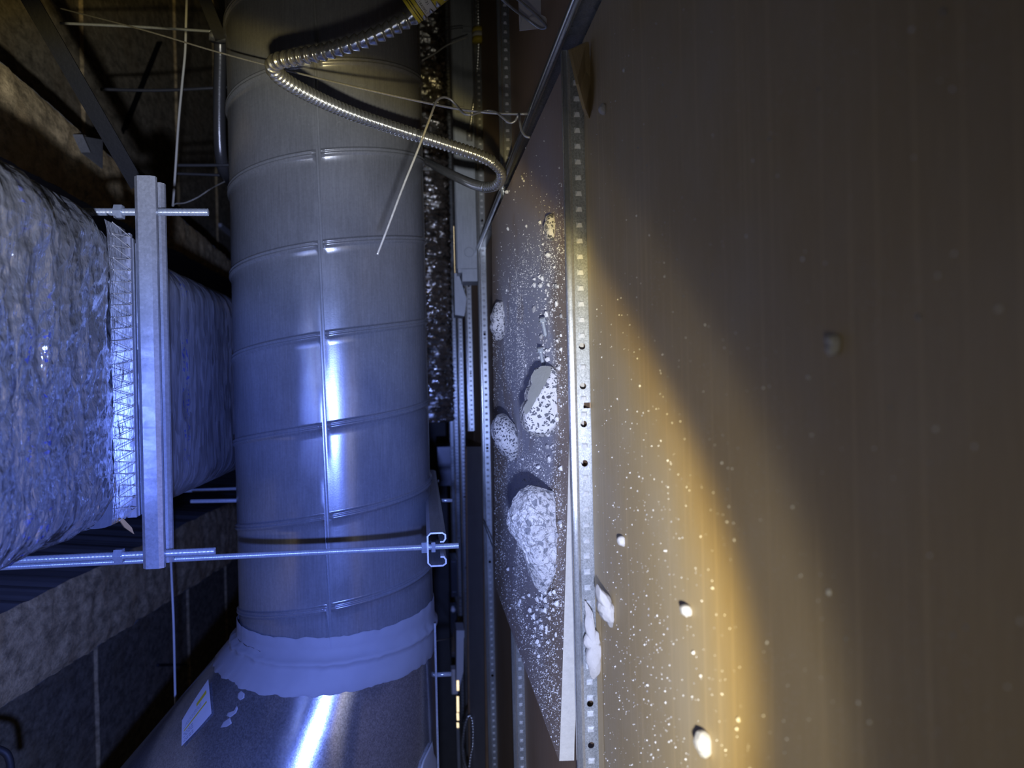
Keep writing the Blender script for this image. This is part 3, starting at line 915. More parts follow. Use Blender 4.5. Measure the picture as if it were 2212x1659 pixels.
sleeve(W * .08, W * .10, SR + .0002, 'ink_line', 'label_ink', lb); sleeve(W * .14, W * .165, SR + .0002, 'ink_line', 'label_ink', lb)
sleeve(W * .255, W * .27, SR + .0002, 'ink_line', 'label_ink', lb); sleeve(W * .595, W * .61, SR + .0002, 'ink_line', 'label_ink', lb)
def text_mesh(body):
    cu = bpy.data.curves.new('lettering', 'FONT'); cu.body = body; cu.align_x = 'LEFT'; cu.size = 1.0; cu.resolution_u = 3
    o = bpy.data.objects.new('lettering_tmp', cu); COL.objects.link(o)
    dg = bpy.context.evaluated_depsgraph_get()
    me = bpy.data.meshes.new_from_object(o.evaluated_get(dg))
    V = np.array([v.co[:] for v in me.vertices]); F = [tuple(p.vertices) for p in me.polygons]
    bpy.data.objects.remove(o); bpy.data.meshes.remove(me)
    return V, F
def label_text(body, s_base, size, a0, sgn=1):
    # letters read around the sleeve, their tops towards the start of the conduit end
    V, F = text_mesh(body)
    P = [lab_pt(s_base + y * size, a0 + sgn * x * size / SR, SR + .0004) for x, y, _ in V]
    o = obj('lettering', P, F, 'label_ink', lb); return o
# reading direction runs from picture top to bottom across the label
dd = np.array(lab_pt(0, .3)) - np.array(lab_pt(0, 0)); sg = 1 if dd.dot(CU) < 0 else -1
label_text('18AWG 1', W * .30, .0040, -.20 * sg, sg)
label_text('BF-31', W * .45, .0044, -.30 * sg, sg)
label_text('URE', W * .64, .0042, -.10 * sg, sg)
label_text('SE', W * .78, .0050, -.05 * sg, sg)

def wire(name, pts, r, label, mat='wire_steel', n=160, parent=None, cat='wire'):
    Q, L = spline(pts, n)
    V, F = tube_mesh(Q, r, 8)
    o = obj(name, V, F, mat, parent, True)
    if parent is None: tag(o, label, cat)
    return o
hw = empty('hanger_wire', PY(1136, 246, .86), 'taut steel hanger wire crossing the spiral duct, tied to cross tee', 'wire')
main = [PY(u, v, Y) for u, v, Y in ((130, 18, 1.6), (300, 62, 1.35), (483, 116, 1.18), (700, 172, 1.03), (940, 226, .90), (1040, 242, .875), (1100, 246, .862), (1140, 246, .855))]
wire('line', main, .00135, None, parent=hw)
tail = [(1145, 297, .80), (1135, 294, .802), (1126, 280, .806), (1123, 262, .812), (1121, 248, .845), (1112, 262, .85), (1100, 265, .852), (1086, 254, .856), (1072, 243, .868), (1055, 239, .88),
        (1035, 243, .874), (1018, 248, .866), (1004, 246, .868), (994, 237, .878), (985, 226, .89), (972, 214, .89), (958, 210, .885), (945, 216, .88), (938, 230, .876), (925, 265, .873), (905, 318, .868), (870, 405, .862), (840, 485, .858), (815, 550, .855)]
wire('twisted_tail', [PY(*q) for q in tail], .0013, None, n=260, parent=hw)

wire('white_cable', [PY(u, v, 1.62) for u, v in ((405, -60), (402, 40), (400, 110), (394, 175), (386, 260), (380, 350), (376, 410), (373, 446))],
     .0024, 'thin white cable hanging beside the top of the strut', 'white_cable', 200, cat='cable')
wire('white_cable', [PY(u, v, 1.62) for u, v in ((366, 1060), (366, 1120), (370, 1230), (375, 1350), (378, 1480), (380, 1560))],
     .0024, 'thin white cable below the foil duct, crossing the lower rib', 'white_cable', 100, cat='cable')

def bar(name, a, b_, w, t, mat, label, cat, up=(0, 0, 1)):
    a = np.array(a); b_ = np.array(b_); d = (b_ - a) / np.linalg.norm(b_ - a)
    s = np.cross(d, np.array(up, float)); s /= np.linalg.norm(s); uu = np.cross(s, d)
    # angle-iron section
    sec = [(-w / 2, -w / 2), (w / 2, -w / 2), (w / 2, -w / 2 + t), (-w / 2 + t, -w / 2 + t), (-w / 2 + t, w / 2), (-w / 2, w / 2)]
    mb = MB().prism([a + s * x + uu * y for x, y in sec], [b_ + s * x + uu * y for x, y in sec])
    return tag(mb.build(name, mat), label, cat)
bar('angle_brace', PY(40, -50, 1.12), PY(300, 400, 1.25), .022, .004, 'black_steel', 'dark steel angle brace slanting across the concrete deck', 'brace', (0, 1, 0))
bar('angle_brace', PY(432, -30, 1.5), PY(478, 84, 1.55), .022, .004, 'black_steel', 'short dark brace beside the top of the spiral duct', 'brace', (0, 1, 0))
bar('shadow_strip', PZ(346, 95, ZD - .012), PZ(270, 285, ZD - .012), .022, .003, 'black_steel', 'thin dark strip standing in for a shadow, leaning the other way behind the white cable', 'shade', (0, 1, 0))  # solid dark strip laid on the soffit in place of a cast shadow
wire('round_rod', [PY(u, v, 1.6) for u, v in ((130, 50), (300, 58), (462, 68))], .0026, 'short pale rod above the hanger wire at upper left', 'rod_steel', 30, cat='rod')
wire('round_rod', [PY(u, v, 1.75) for u, v in ((218, 193), (350, 195), (500, 188))], .0036, 'dark steel rod crossing behind the white cable', 'dark_conduit', 30, cat='rod')
wire('round_rod', [PY(u, v, 1.695) for u, v in ((382, 357), (440, 357), (520, 356))], .0036, 'upper of two dark rods beside the strut top', 'dark_conduit', 30, cat='rod')
wire('round_rod', [PY(u, v, 1.735) for u, v in ((382, 375), (440, 377), (520, 380))], .0032, 'lower of two dark rods beside the strut top', 'dark_conduit', 30, cat='rod')
wire('round_rod', [PY(u, v, 1.5) for u, v in ((412, 1083), (470, 1082), (522, 1081))], .004, 'pale rod below the far end of the foil duct', 'rod_steel', 30, cat='rod')
wire('round_rod', [PZ(u, v, ZD - .004) for u, v in ((340, 1437), (375, 1436), (402, 1436))], .006, 'short dark rod end beside the white cable at lower left', 'dark_conduit', 20, cat='rod')
wire('dark_pipe', [PY(u, v, Y) for u, v, Y in ((474, 60, 1.62), (476, 110, 1.64), (474, 200, 1.66), (474, 290, 1.68), (478, 345, 1.7), (486, 375, 1.74), (500, 395, 1.85))], .013, 'dark steel pipe running along the edge of the spiral duct', 'dark_conduit', 80, cat='pipe')
cl = MB().tube([PY(470, 74, 1.6), PY(470, 88, 1.6)], .0165, 20); tag(cl.build('pipe_clamp', 'strut_steel', None, True), 'bright clamp on the end of the dark pipe', 'clamp')
wire('tie_wire', [PY(u, v, Y) for u, v, Y in ((374, 444, 1.62), (380, 440, 1.63), (400, 438, 1.66), (424, 428, 1.68), (440, 418, 1.7), (460, 405, 1.72), (500, 385, 1.8))], .0016, 'twisted tie wire running from white cable to spiral duct', 'wire_steel', 60)
q = [PZ(160, 291, ZH - .012), PZ(222, 302, ZH - .012), PZ(222, 364, ZH - .012), PZ(178, 330, ZH - .012)]
mb = MB().prism([tuple(a) for a in q], [(a[0], a[1], a[2] + .003) for a in q])
q0, q1 = q[0], q[1]
mb.prism([tuple(q[0]), tuple(q[3]), (q[3][0], q[3][1], q[3][2] - .018), (q[0][0], q[0][1], q[0][2] - .018)], [(a[0], a[1] - .003, a[2]) for a in (q[0], q[3], (q[3][0], q[3][1], q[3][2] - .018), (q[0][0], q[0][1], q[0][2] - .018))])
tag(mb.build('embed_plate', 'strut_steel'), 'folded galvanised plate fixed to the upper concrete rib', 'bracket')
a = PZ(470, 490, ZD); b_ = PZ(512, 516, ZD)
tag(MB().box((b_[0], a[1], ZD - .022), (a[0], a[1] + .3, ZD + .002)).box((b_[0] - .006, a[1] - .02, ZD - .005), (a[0] + .006, a[1], ZD + .002)).build('clip_box', 'white_paint'), 'small pale junction clip half hidden behind the spiral duct', 'bracket')
wire('black_cable', [PY(u, v, 1.3) for u, v in ((-30, 1612), (5, 1622), (20, 1640), (26, 1690))], .006, 'black cable at the bottom left corner', 'dark_rubber', 30, cat='cable')

# ================================================================== THINGS BETWEEN DUCT AND CEILING
# silver flexible air duct far behind
def flexduct():
    n, k = 72, 420
    xs = np.linspace(-.12, 1.35, k); th = np.linspace(0, 2 * math.pi, n, endpoint=False)
    V = []
    for i, x in enumerate(xs):
        cz = .178; cy = 2.62; neck = 0.0
        r = .100 + .0045 * math.sin(x * 2 * math.pi / .024) - .03 * math.exp(-((x - .97) / .05) ** 2) * 0
        q = np.stack([np.full(n, x), np.cos(th), np.sin(th)], 1)
        rr = r + .010 * fbm(q * np.array([26, 3.4, 3.4]), 3) + .004 * (1 - 2 * np.abs(noise3(q * np.array([70, 7, 7]))))
        V.append(np.stack([np.full(n, x) + .006 * noise3(q * 5), cy - rr * np.cos(th), cz + rr * np.sin(th)], 1))
    V = np.concatenate(V)
    F = [(i * n + j, i * n + (j + 1) % n, (i + 1) * n + (j + 1) % n, (i + 1) * n + j) for i in range(k - 1) for j in range(n)]
    F.append(tuple(range(n - 1, -1, -1)))
    o = obj('flexible_air_duct', V, F, 'foil_flexduct', None, True)
    tag(o, 'crumpled silver flexible air duct behind the spiral duct', 'duct')
flexduct()
# tension band on it
MB().tube([(.62, 2.62 - .112 * math.cos(a), .178 + .112 * math.sin(a)) for a in np.linspace(0, 2 * math.pi, 40)], .003, 6).build
# light fixture housing on the grid
def fixture(name, x0, x1, y0, y1, z0, z1, label, knock, slot=None):
    root = empty(name, ((x0 + x1) / 2, (y0 + y1) / 2, z0), label, 'light fixture')
    c = .004
    sec = [(y0, z0), (y0, z1 - c), (y0 + c, z1), (y1 - c, z1), (y1, z1 - c), (y1, z0)]
    MB().prism([(x0, a, b_) for a, b_ in sec], [(x1, a, b_) for a, b_ in sec]).build('housing', 'fixture_paint', root)
    MB().box((x0 - .035, y0 + .006, z0), (x0 - .0005, y1 - .006, z1 - .016)).box((x0 - .012, y0 - .003, z1 - .015), (x0 - .001, y1, z1 - .004)).build('end_bracket', 'fixture_paint', root)
    zc = (z0 + z1) / 2
    for kx in knock:
        mb = MB(); r = .013
        ring = [(kx + r * math.cos(t_), y0 - .0006, zc + r * math.sin(t_)) for t_ in np.linspace(0, 2 * math.pi, 28)]
        mb.tube(ring, .0009, 6, cap=False).build('knockout', 'fixture_paint', root)
    for sx in (x0 + (x1 - x0) * .42, x0 + (x1 - x0) * .435):
        MB().box((sx, y0 - .001, z0 + .008), (sx + .003, y0, z1 - .008)).build('seam', 'strut_steel', root)
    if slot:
        MB().box((slot[0], slot[1] , slot[2]), (slot[3], slot[4], slot[5])).build('leak_strip', 'leak_glow', root)  # strip added to glow as warm room light coming through a gap
    return root
ytop = 2.13
a = PY(986, 580, ytop); z1 = a[2]
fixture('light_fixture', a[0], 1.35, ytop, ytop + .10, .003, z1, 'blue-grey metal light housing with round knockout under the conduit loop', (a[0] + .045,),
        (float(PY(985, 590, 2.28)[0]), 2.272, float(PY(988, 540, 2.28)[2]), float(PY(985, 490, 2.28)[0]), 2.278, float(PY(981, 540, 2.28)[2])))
# pale reflector wedge just below it
yw = 2.20
P = [PY(981, 590, yw), PY(990, 590, yw), PY(1008, 645, yw), PY(1003, 683, yw), PY(983, 680, yw)]
tag(MB().prism([tuple(q) for q in P], [tuple(q + np.array([0, .09, 0])) for q in P]).build('fixture_reflector', 'fixture_paint'),
    'pale tapered reflector end between flexible air duct and tees', 'light fixture')
# armoured cable with its yellow tag, entering the housing
mc = empty('armoured_cable', PY(1014, 300, ytop), 'thin armoured cable with yellow tag entering the light housing', 'cable')
corrugated([PY(u, v, Y) for u, v, Y in ((1033, -60, 2.0), (1033, 30, 2.02), (1034, 95, 2.04), (1030, 160, 2.06), (1024, 215, 2.08), (1018, 260, 2.09), (1014, 300, 2.10))], .0042, .0075, .0011, 'armour', 'flex_steel', mc)
V, F = tube_mesh([PY(1014, 280, 2.095), PY(1014, 305, 2.105)], .0085, 14); obj('connector', V, F, 'strut_steel', mc, True)
V, F = tube_mesh([PY(1034, 62, 2.03), PY(1034, 72, 2.03)], .017, 16); obj('yellow_tag', V, F, 'label_yellow', mc, True)
V, F = tube_mesh([PY(1034, 72, 2.03), PY(1034, 82, 2.03)], .017, 16); obj('white_tag', V, F, 'label_white', mc, True)
V, F = tube_mesh([PY(1034, 82, 2.03), PY(1034, 92, 2.03)], .017, 16); obj('yellow_tag', V, F, 'label_yellow', mc, True)
q0 = PY(999, 57, 2.1); q1 = PY(1030, 66, 2.1)
tag(MB().box((q1[0], 2.1, q1[2]), (q0[0], 2.11, q0[2])).box((q1[0] - .25, 2.112, q1[2] - .02), (q1[0], 2.12, q0[2])).build('junction_box', 'fixture_paint'), 'dim junction box with pale rim beside the yellow cable tag', 'box')
wire('thin_cord', [PY(u, v, 1.9) for u, v in ((911, 131), (940, 115), (965, 98), (990, 88), (1010, 80))], .0018, 'lower thin cord stretched beside the flexible air duct', 'wire_steel', 30, cat='cord')
wire('thin_cord', [PY(u, v, 1.95) for u, v in ((911, 131), (930, 105), (955, 75), (975, 63), (1000, 60))], .0014, 'upper thin cord looping towards the junction box', 'dark_conduit', 30, cat='cord')

# white fixture bracket with spring clip at the top
br = empty('spring_clip_bracket', PY(1160, 60, .98), 'white notched metal bracket with bent spring wire at the top', 'bracket')
yb = 1.02
outl = [(1122, 66), (1205, 57), (1207, 34), (1203, 30), (1197, 29), (1191, 31), (1186, 38), (1184, 46), (1178, 36), (1170, 32), (1160, 34), (1148, 37), (1128, 40)]
P = [PY(u, v, yb) for u, v in outl]
MB().prism([tuple(q) for q in P], [tuple(q + np.array([0, .0016, 0])) for q in P]).build('notched_lip', 'white_paint', br)
P = [PY(u, v, yb + .045) for u, v in ((1122, 62), (1215, 53), (1235, -60), (1118, -60))]
MB().prism([tuple(q) for q in P], [tuple(q + np.array([0, .0016, 0])) for q in P]).build('back_plate', 'white_paint', br)
Q = [PY(u, v, Y) for u, v, Y in ((1060, -25, .95), (1100, 12, .97), (1134, 38, 1.0), (1150, 50, 1.004), (1168, 61, 1.0), (1179, 60, .995), (1177, 52, .99), (1150, 25, .97), (1110, -8, .95), (1085, -30, .94))]
Qs, L = spline(Q, 120); V, F = tube_mesh(Qs, .0018, 10); obj('spring_wire', V, F, 'rod_steel', br, True)

# slate-faced loose panel beyond the third tee
YA, YB = 2.15, 2.34
P = []
n = 70; vs = np.linspace(965, 1760, n)
ea = [PY(1042 + (v - 965) * .012, v, YA) for v in vs]; eb = [PY(1008 + (v - 965) * .012, v, YB) for v in vs]
dp = empty('fallen_board', ((ea[20] + eb[20]) / 2).tolist(), 'dark slate-coloured loose panel with frayed brown edges behind the bright tee', 'board')
ea = np.array(ea); eb = np.array(eb)
rag = .012 * fbm(np.stack([vs * .05, vs * 0, vs * 0], 1), 4)
ea[:, 1] += rag; eb[:, 1] += rag[::-1]
V = np.vstack([ea, eb, ea - (0, 0, .012), eb - (0, 0, .012)])
F = []
for i in range(n - 1):
    F += [(i, i + 1, n + i + 1, n + i), (2 * n + i, 3 * n + i, 3 * n + i + 1, 2 * n + i + 1), (i, 2 * n + i, 2 * n + i + 1, i + 1), (n + i, n + i + 1, 3 * n + i + 1, 3 * n + i)]
F += [(0, n, 3 * n, 2 * n), (n - 1, 3 * n - 1, 4 * n - 1, 2 * n - 1)]
obj('face', V, F, 'slate_paper', dp)
MB().tube(ea + (0, -.002, -.003), .0055, 8).build('frayed_edge', 'rust_paper', dp, True)
MB().tube(eb + (0, .002, .002), .004, 8).build('frayed_edge', 'rust_paper', dp, True)
corrugated([PY(u, v, 2.3) for u, v in ((1012, 1720), (1012, 1680), (1001, 1640), (999, 1610), (1003, 1575), (1008, 1555), (1014, 1546), (1019, 1553), (1022, 1580), (1021, 1610), (1016, 1640), (1011, 1690), (1010, 1730))],
           .0042, .0085, .0012, 'coiled_cable', 'flex_steel').__class__
tag(bpy.data.objects['coiled_cable'], 'hairpin loop of thin armoured cable standing on the slate panel', 'cable')

# second fixture, far lower middle, with added strips glowing as leaked room light
y2 = 2.95
A = PY(986, 1362, y2); B = PY(1002, 1450, y2)
fx = empty('light_fixture', (float(B[0]), y2, float(B[2])), 'pale wedge-ended fixture with glowing light-leak strips near the taper', 'light fixture')
P = [PY(986, 1372, y2), PY(1002, 1372, y2), PY(1001, 1450, y2), PY(992, 1488, y2), PY(986, 1488, y2)]
MB().prism([tuple(q) for q in P], [tuple(q + np.array([0, .1, 0])) for q in P]).build('housing', 'white_paint', fx)
P = [PY(986, 1362, y2 - .01), PY(1003, 1362, y2 - .01), PY(1003, 1378, y2 - .01), PY(986, 1378, y2 - .01)]
MB().prism([tuple(q) for q in P], [tuple(q + np.array([0, .1, 0])) for q in P]).build('end_cap', 'white_paint', fx)
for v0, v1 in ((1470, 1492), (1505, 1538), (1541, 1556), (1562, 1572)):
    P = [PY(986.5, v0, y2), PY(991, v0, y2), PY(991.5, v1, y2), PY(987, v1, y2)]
    MB().prism([tuple(q) for q in P], [tuple(q + np.array([0, .004, 0])) for q in P]).build('leak_strip', 'leak_glow', fx)  # dashes of leaked room light, added as glowing pieces
P = [PY(986, 1575, y2), PY(992, 1575, y2), PY(996, 1700, y2), PY(990, 1700, y2)]
MB().prism([tuple(q) for q in P], [tuple(q + np.array([0, .02, 0])) for q in P]).build('rail', 'strut_steel', fx)
# dim boxes and a rod end in the gap
def gapbox(name, u0, u1, v0, v1, Y, d, mat, label, cat):
    a = PY(u0, v1, Y); b_ = PY(u1, v0, Y)
    z0, z1 = min(a[2], b_[2]), max(a[2], b_[2]); x0, x1 = min(a[0], b_[0]), max(a[0], b_[0])
    c = .004
    sec = [(Y, z0), (Y, z1 - c), (Y + c, z1), (Y + d, z1), (Y + d, z0)]
    mb = MB().prism([(x0, p_, q_) for p_, q_ in sec], [(x1, p_, q_) for p_, q_ in sec])
    mb.box((x0 + .01, Y - .003, z0 + .006), (x0 + .02, Y, z1 - .006)); mb.box((x1 - .02, Y - .003, z0 + .006), (x1 - .01, Y, z1 - .006))
    return tag(mb.build(name, mat), label, cat)
gapbox('ballast_box', 974, 987, 1208, 1290, 3.1, .12, 'dark_conduit', 'dark upper ballast box in the gap below the strut', 'box')
gapbox('ballast_box', 974, 986, 1318, 1420, 3.3, .12, 'dark_conduit', 'dark lower ballast box beside the pale fixture', 'box')
gapbox('far_box', 945, 973, 965, 1050, 3.6, .2, 'dark_conduit', 'dim box just under the right edge of the spiral duct', 'box')
gapbox('glow_panel', 976, 988, 1446, 1500, 3.2, .05, 'white_paint', 'small warm-lit panel left of the glowing leak strips', 'panel')
V, F = tube_mesh([PY(948, 1081, 1.45), PY(977, 1081, 1.45)], .0035, 10); tag(obj('rod_end', V, F, 'rod_steel', None, True), 'short bright rod end above the strut channel', 'rod')
V, F = tube_mesh([PY(978, 1310, 2.9), PY(979, 1318, 2.89), PY(980, 1322, 2.9)], [.006, .010, .005], 14); tag(obj('knob', V, F, 'white_paint', None, True), 'pale round knob in the dark gap near the taper joint', 'knob')
V, F = tube_mesh([PY(936, 1458, 1.42), PY(975, 1456, 1.42)], .0045, 10); tag(obj('rod_end', V, F, 'rod_steel', None, True), 'pale rod stub between taper and glowing leak strips', 'rod')
wire('thin_cord', [PY(u, v, Y) for u, v, Y in ((930, 1387, 1.42), (955, 1382, 1.8), (978, 1378, 3.29))], .0016, 'thin pale cord from the mastic joint into the gap', 'white_cable', 20, cat='cord')
# loose metal strip leaning on the bright tee
a, b_ = PY(1046, 1128, 1.9), PY(1068, 1186, 1.72)
sd = np.array([0, .012, .002])
tag(MB().prism([a, a + sd, a + sd + (0, 0, .001), a + (0, 0, .001)], [b_, b_ + sd, b_ + sd + (0, 0, .001), b_ + (0, 0, .001)]).build('metal_strip', 'zinc_tee'), 'bent metal strip hanging from the bright tee over the debris board', 'strip')

# ================================================================== LOOSE BOARD WITH RUBBLE
cA = np.array([.345, .829, .0172]); cB = np.array([-.4127, .829, .0365]); cC = PZ(1070, 1268, .0405); cD = PZ(1062, 482, .0405)
def board(s, t_):     # s: 0 at +X end .. 1 at -X end ; t: 0 near .. 1 far
    s_ = min(1.0, max(0.0, s))
    near = cA * (1 - s) + cB * s
    near = np.array([near[0], near[1], 0.0172 + .0213 * max(0, (s_ - .46) / .54) ** 1.15])
    return near * (1 - t_) + (cD * (1 - s) + cC * s) * t_
lbd = empty('loose_board', board(.5, .5) - (0, 0, .016), 'loose rectangular gypsum board strewn with rubble, lying across the tees', 'board')
ns, ntt = 60, 24
top = np.array([board(i / ns, j / ntt) for i in range(ns + 1) for j in range(ntt + 1)])
F = [(i * (ntt + 1) + j, (i + 1) * (ntt + 1) + j, (i + 1) * (ntt + 1) + j + 1, i * (ntt + 1) + j + 1) for i in range(ns) for j in range(ntt)]
obj('paper_face', top, F, 'dusty_paper', lbd, True)
TH = .0165
per = [(i / ns, 0) for i in range(ns)] + [(1, j / ntt) for j in range(ntt)] + [(1 - i / ns, 1) for i in range(ns)] + [(0, 1 - j / ntt) for j in range(ntt)]
pt = np.array([board(*q) for q in per]); rr = RNG.randn(len(per), 3) * np.array([.0006, .0006, 0])
pb = pt - (0, 0, TH) + rr
m_ = len(per)
F = [(i, m_ + i, m_ + (i + 1) % m_, (i + 1) % m_) for i in range(m_)] + [tuple(range(m_, 2 * m_))]
obj('gypsum_core', np.vstack([pt - (0, 0, .0003), pb]), F, 'gypsum_core', lbd)
def on_board(u, v):
    z = .035
    for _ in range(12):
        P = PZ(u, v, z)
        # solve for s,t roughly
        s = (cA[0] - P[0]) / (cA[0] - cB[0]); y0 = cA[1] * (1 - s) + cB[1] * s; y1 = cD[1] * (1 - s) + cC[1] * s
        t_ = (P[1] - y0) / (y1 - y0); z = board(min(1.1, max(-.1, s)), min(1.1, max(-.2, t_)))[2]
    return PZ(u, v, z)
def inflate(poly, Y, depth, zbase, rough, seed, name, mat, parent=None, facet=None, pw=2.4, nphi=120, nt_=44, ncut=16):
    """solid lump: outline measured in the plane y=Y, own thickness `depth` behind and before it, flattened on what it rests on"""
    P = np.array([PY(u, v, Y) for u, v in poly]); Q = P[:, [0, 2]]
    c = (Q.min(0) + Q.max(0)) / 2
    a = np.arctan2(Q[:, 1] - c[1], Q[:, 0] - c[0]); r = np.hypot(Q[:, 0] - c[0], Q[:, 1] - c[1])
    o_ = np.argsort(a); a, r = a[o_], r[o_]
    ph = np.linspace(-math.pi, math.pi, nphi, endpoint=False)
    rad = np.interp(ph, np.r_[a - 2 * math.pi, a, a + 2 * math.pi], np.r_[r, r, r])
    V = []
    for i in range(nt_):
        tt = -1 + 2 * i / (nt_ - 1); tt = math.copysign(abs(tt) ** .8, tt)
        s = max(.02, (1 - abs(tt) ** pw)) ** (1 / pw)
        V.append(np.stack([c[0] + rad * s * np.cos(ph), np.full(nphi, Y + tt * depth / 2), c[1] + rad * s * np.sin(ph)], 1))
    V = np.concatenate(V)
    ctr = np.array([c[0], Y, c[1]])
    d = V - ctr; dn = d / (np.linalg.norm(d, axis=1)[:, None] + 1e-9)
    h = rough * (1.1 * fbm(V * 34 + seed, 3) + .7 * (1 - 2.4 * np.abs(fbm(V * 85 + seed, 3))) * .6)
    # angular chipping: cut by random planes
    rg = np.random.RandomState(int(seed * 10))
    V = V + dn * h[:, None]
    size = np.linalg.norm(V - ctr, axis=1).max()
    fm = np.zeros(len(V), bool)
    for k in range(ncut):
        n_ = rg.randn(3); n_ /= np.linalg.norm(n_); n_[1] -= .3; n_ /= np.linalg.norm(n_)
        dist = (V - ctr) @ n_; lim = np.percentile(dist, 98)
        ex = np.maximum(0, dist - lim); V = V - n_ * (ex * .85)[:, None]
    if facet is not None:
        n_, lim = facet; n_ = np.array(n_, float); n_ /= np.linalg.norm(n_)
        dist = (V - ctr) @ n_; ex = np.maximum(0, dist - lim * size); fm = ex > 0
        V = V - n_ * ex[:, None]
    if zbase is not None:
        V[:, 2] = np.maximum(V[:, 2], zbase + min(.0035, .08 * size) * np.maximum(0, noise3(V * np.array([70, 70, 0]) + seed)) * 1.6)
    F = [(i * nphi + j, i * nphi + (j + 1) % nphi, (i + 1) * nphi + (j + 1) % nphi, (i + 1) * nphi + j) for i in range(nt_ - 1) for j in range(nphi)]
    F += [tuple(range(nphi - 1, -1, -1)), tuple((nt_ - 1) * nphi + j for j in range(nphi))]
    fmat = None; mats = None
    if facet is not None:
        mats = [mat, 'cement_face']; fmat = [1 if all(fm[i] for i in f) else 0 for f in F]
    return obj(name, V, F, mat, parent, False, mats, fmat)
def rest(u, v): return on_board(u, v)
CH = 'fragments of broken terrazzo on the loose board'
q = rest(1205, 1150)
big = inflate([(1165, 1036), (1178, 1060), (1192, 1064), (1201, 1074), (1204, 1095), (1210, 1120), (1206, 1150), (1204, 1182), (1198, 1215), (1199, 1240), (1191, 1262), (1175, 1274), (1155, 1264), (1144, 1240),
               (1139, 1215), (1131, 1190), (1116, 1165), (1107, 1145), (1102, 1120), (1106, 1098), (1117, 1078), (1140, 1058)], q[1] + .028, .062, q[2], .0058, 4.2, 'concrete_chunk', 'broken_concrete', nphi=260, nt_=120)
tag(big, 'largest pale broken concrete lump, lowest on the loose board', 'rubble', CH)
q = rest(1204, 880)
w_ = inflate([(1168, 794), (1190, 797), (1213, 806), (1203, 850), (1199, 870), (1200, 900), (1192, 925), (1172, 940), (1150, 938), (1132, 925), (1129, 910), (1138, 865), (1147, 830), (1149, 806)],
             q[1] + .028, .056, q[2], .0022, 1.7, 'terrazzo_chunk', 'terrazzo', facet=((.45, -.45, .77), .47), pw=5.5, nphi=180, nt_=70, ncut=5)
tag(w_, 'speckled terrazzo wedge with a flat grey face below the two screws', 'rubble', CH)
q = rest(1120, 985)
o = inflate([(1075, 898), (1088, 893), (1100, 905), (1112, 920), (1118, 940), (1121, 965), (1119, 985), (1105, 997), (1090, 985), (1078, 970), (1068, 950), (1062, 930), (1067, 908)],
            q[1] + .03, .06, q[2], .0024, 8.3, 'terrazzo_chunk', 'terrazzo')
tag(o, 'rounded speckled terrazzo lump at the far edge, left of the wedge', 'rubble', CH)
q = rest(1091, 715)
o = inflate([(1075, 645), (1085, 650), (1087, 665), (1091, 690), (1093, 715), (1087, 730), (1081, 744), (1072, 735), (1065, 722), (1062, 695), (1065, 672), (1070, 658)], q[1] + .02, .045, q[2], .0018, 5.9, 'terrazzo_chunk', 'terrazzo')
tag(o, 'long speckled terrazzo lump at the far edge near the first tees', 'rubble', CH)
q = rest(1199, 500)
o = inflate([(1187, 460), (1198, 468), (1202, 485), (1200, 500), (1197, 519), (1183, 517), (1179, 500), (1180, 480)], q[1] + .012, .024, q[2], .002, 2.4, 'terrazzo_chunk', 'terrazzo')
tag(o, 'small isolated speckled fragment, topmost on the loose board', 'rubble', CH)
q = rest(1202, 1210)
o = inflate([(1196, 1168), (1204, 1180), (1206, 1200), (1202, 1215), (1194, 1212), (1192, 1190)], q[1] + .004, .014, q[2], .001, 6.1, 'concrete_chunk', 'broken_concrete', nphi=60, nt_=24)
tag(o, 'small pale chip leaning against the lower side of the largest lump', 'rubble', CH)

# hex-head screws standing on the board
def screw(u0, v0, u1, v1, label):
    """head centre (u0,v0) to tip (u1,v1)"""
    base = on_board(u1, v1); Y = base[1]
    H = PY(u0, v0, Y - .006); T = PY(u1, v1, Y)
    T[2] = base[2] + .003; H[2] = max(H[2], base[2] + .0072)
    d = (H - T) / np.linalg.norm(H - T)
    root = empty('hex_screw', T, label, 'screw', 'dropped screws')
    L = np.linalg.norm(H - T)
    k = 60
    rr = [.0004 + .0022 * min(1, i / 8) - (.0005 if i % 2 else 0) for i in range(k)]
    V, F = tube_mesh([T + d * L * i / (k - 1) for i in range(k)], rr, 12); obj('shank', V, F, 'rod_steel', root, True)
    V, F = tube_mesh([H - d * .0008, H - d * .0002, H + d * .0004], [.0052, .0055, .0050], 20); obj('washer_flange', V, F, 'rod_steel', root, True)
    hexnut(H + d * .0024, d, .0072, .0042, 'hex_head', 'rod_steel', root)
    return root
screw(1179, 694, 1184, 728, 'upper zinc hex-head screw standing on the loose board')
screw(1176, 758, 1179, 792, 'lower zinc hex-head screw beside the flat grey wedge face')

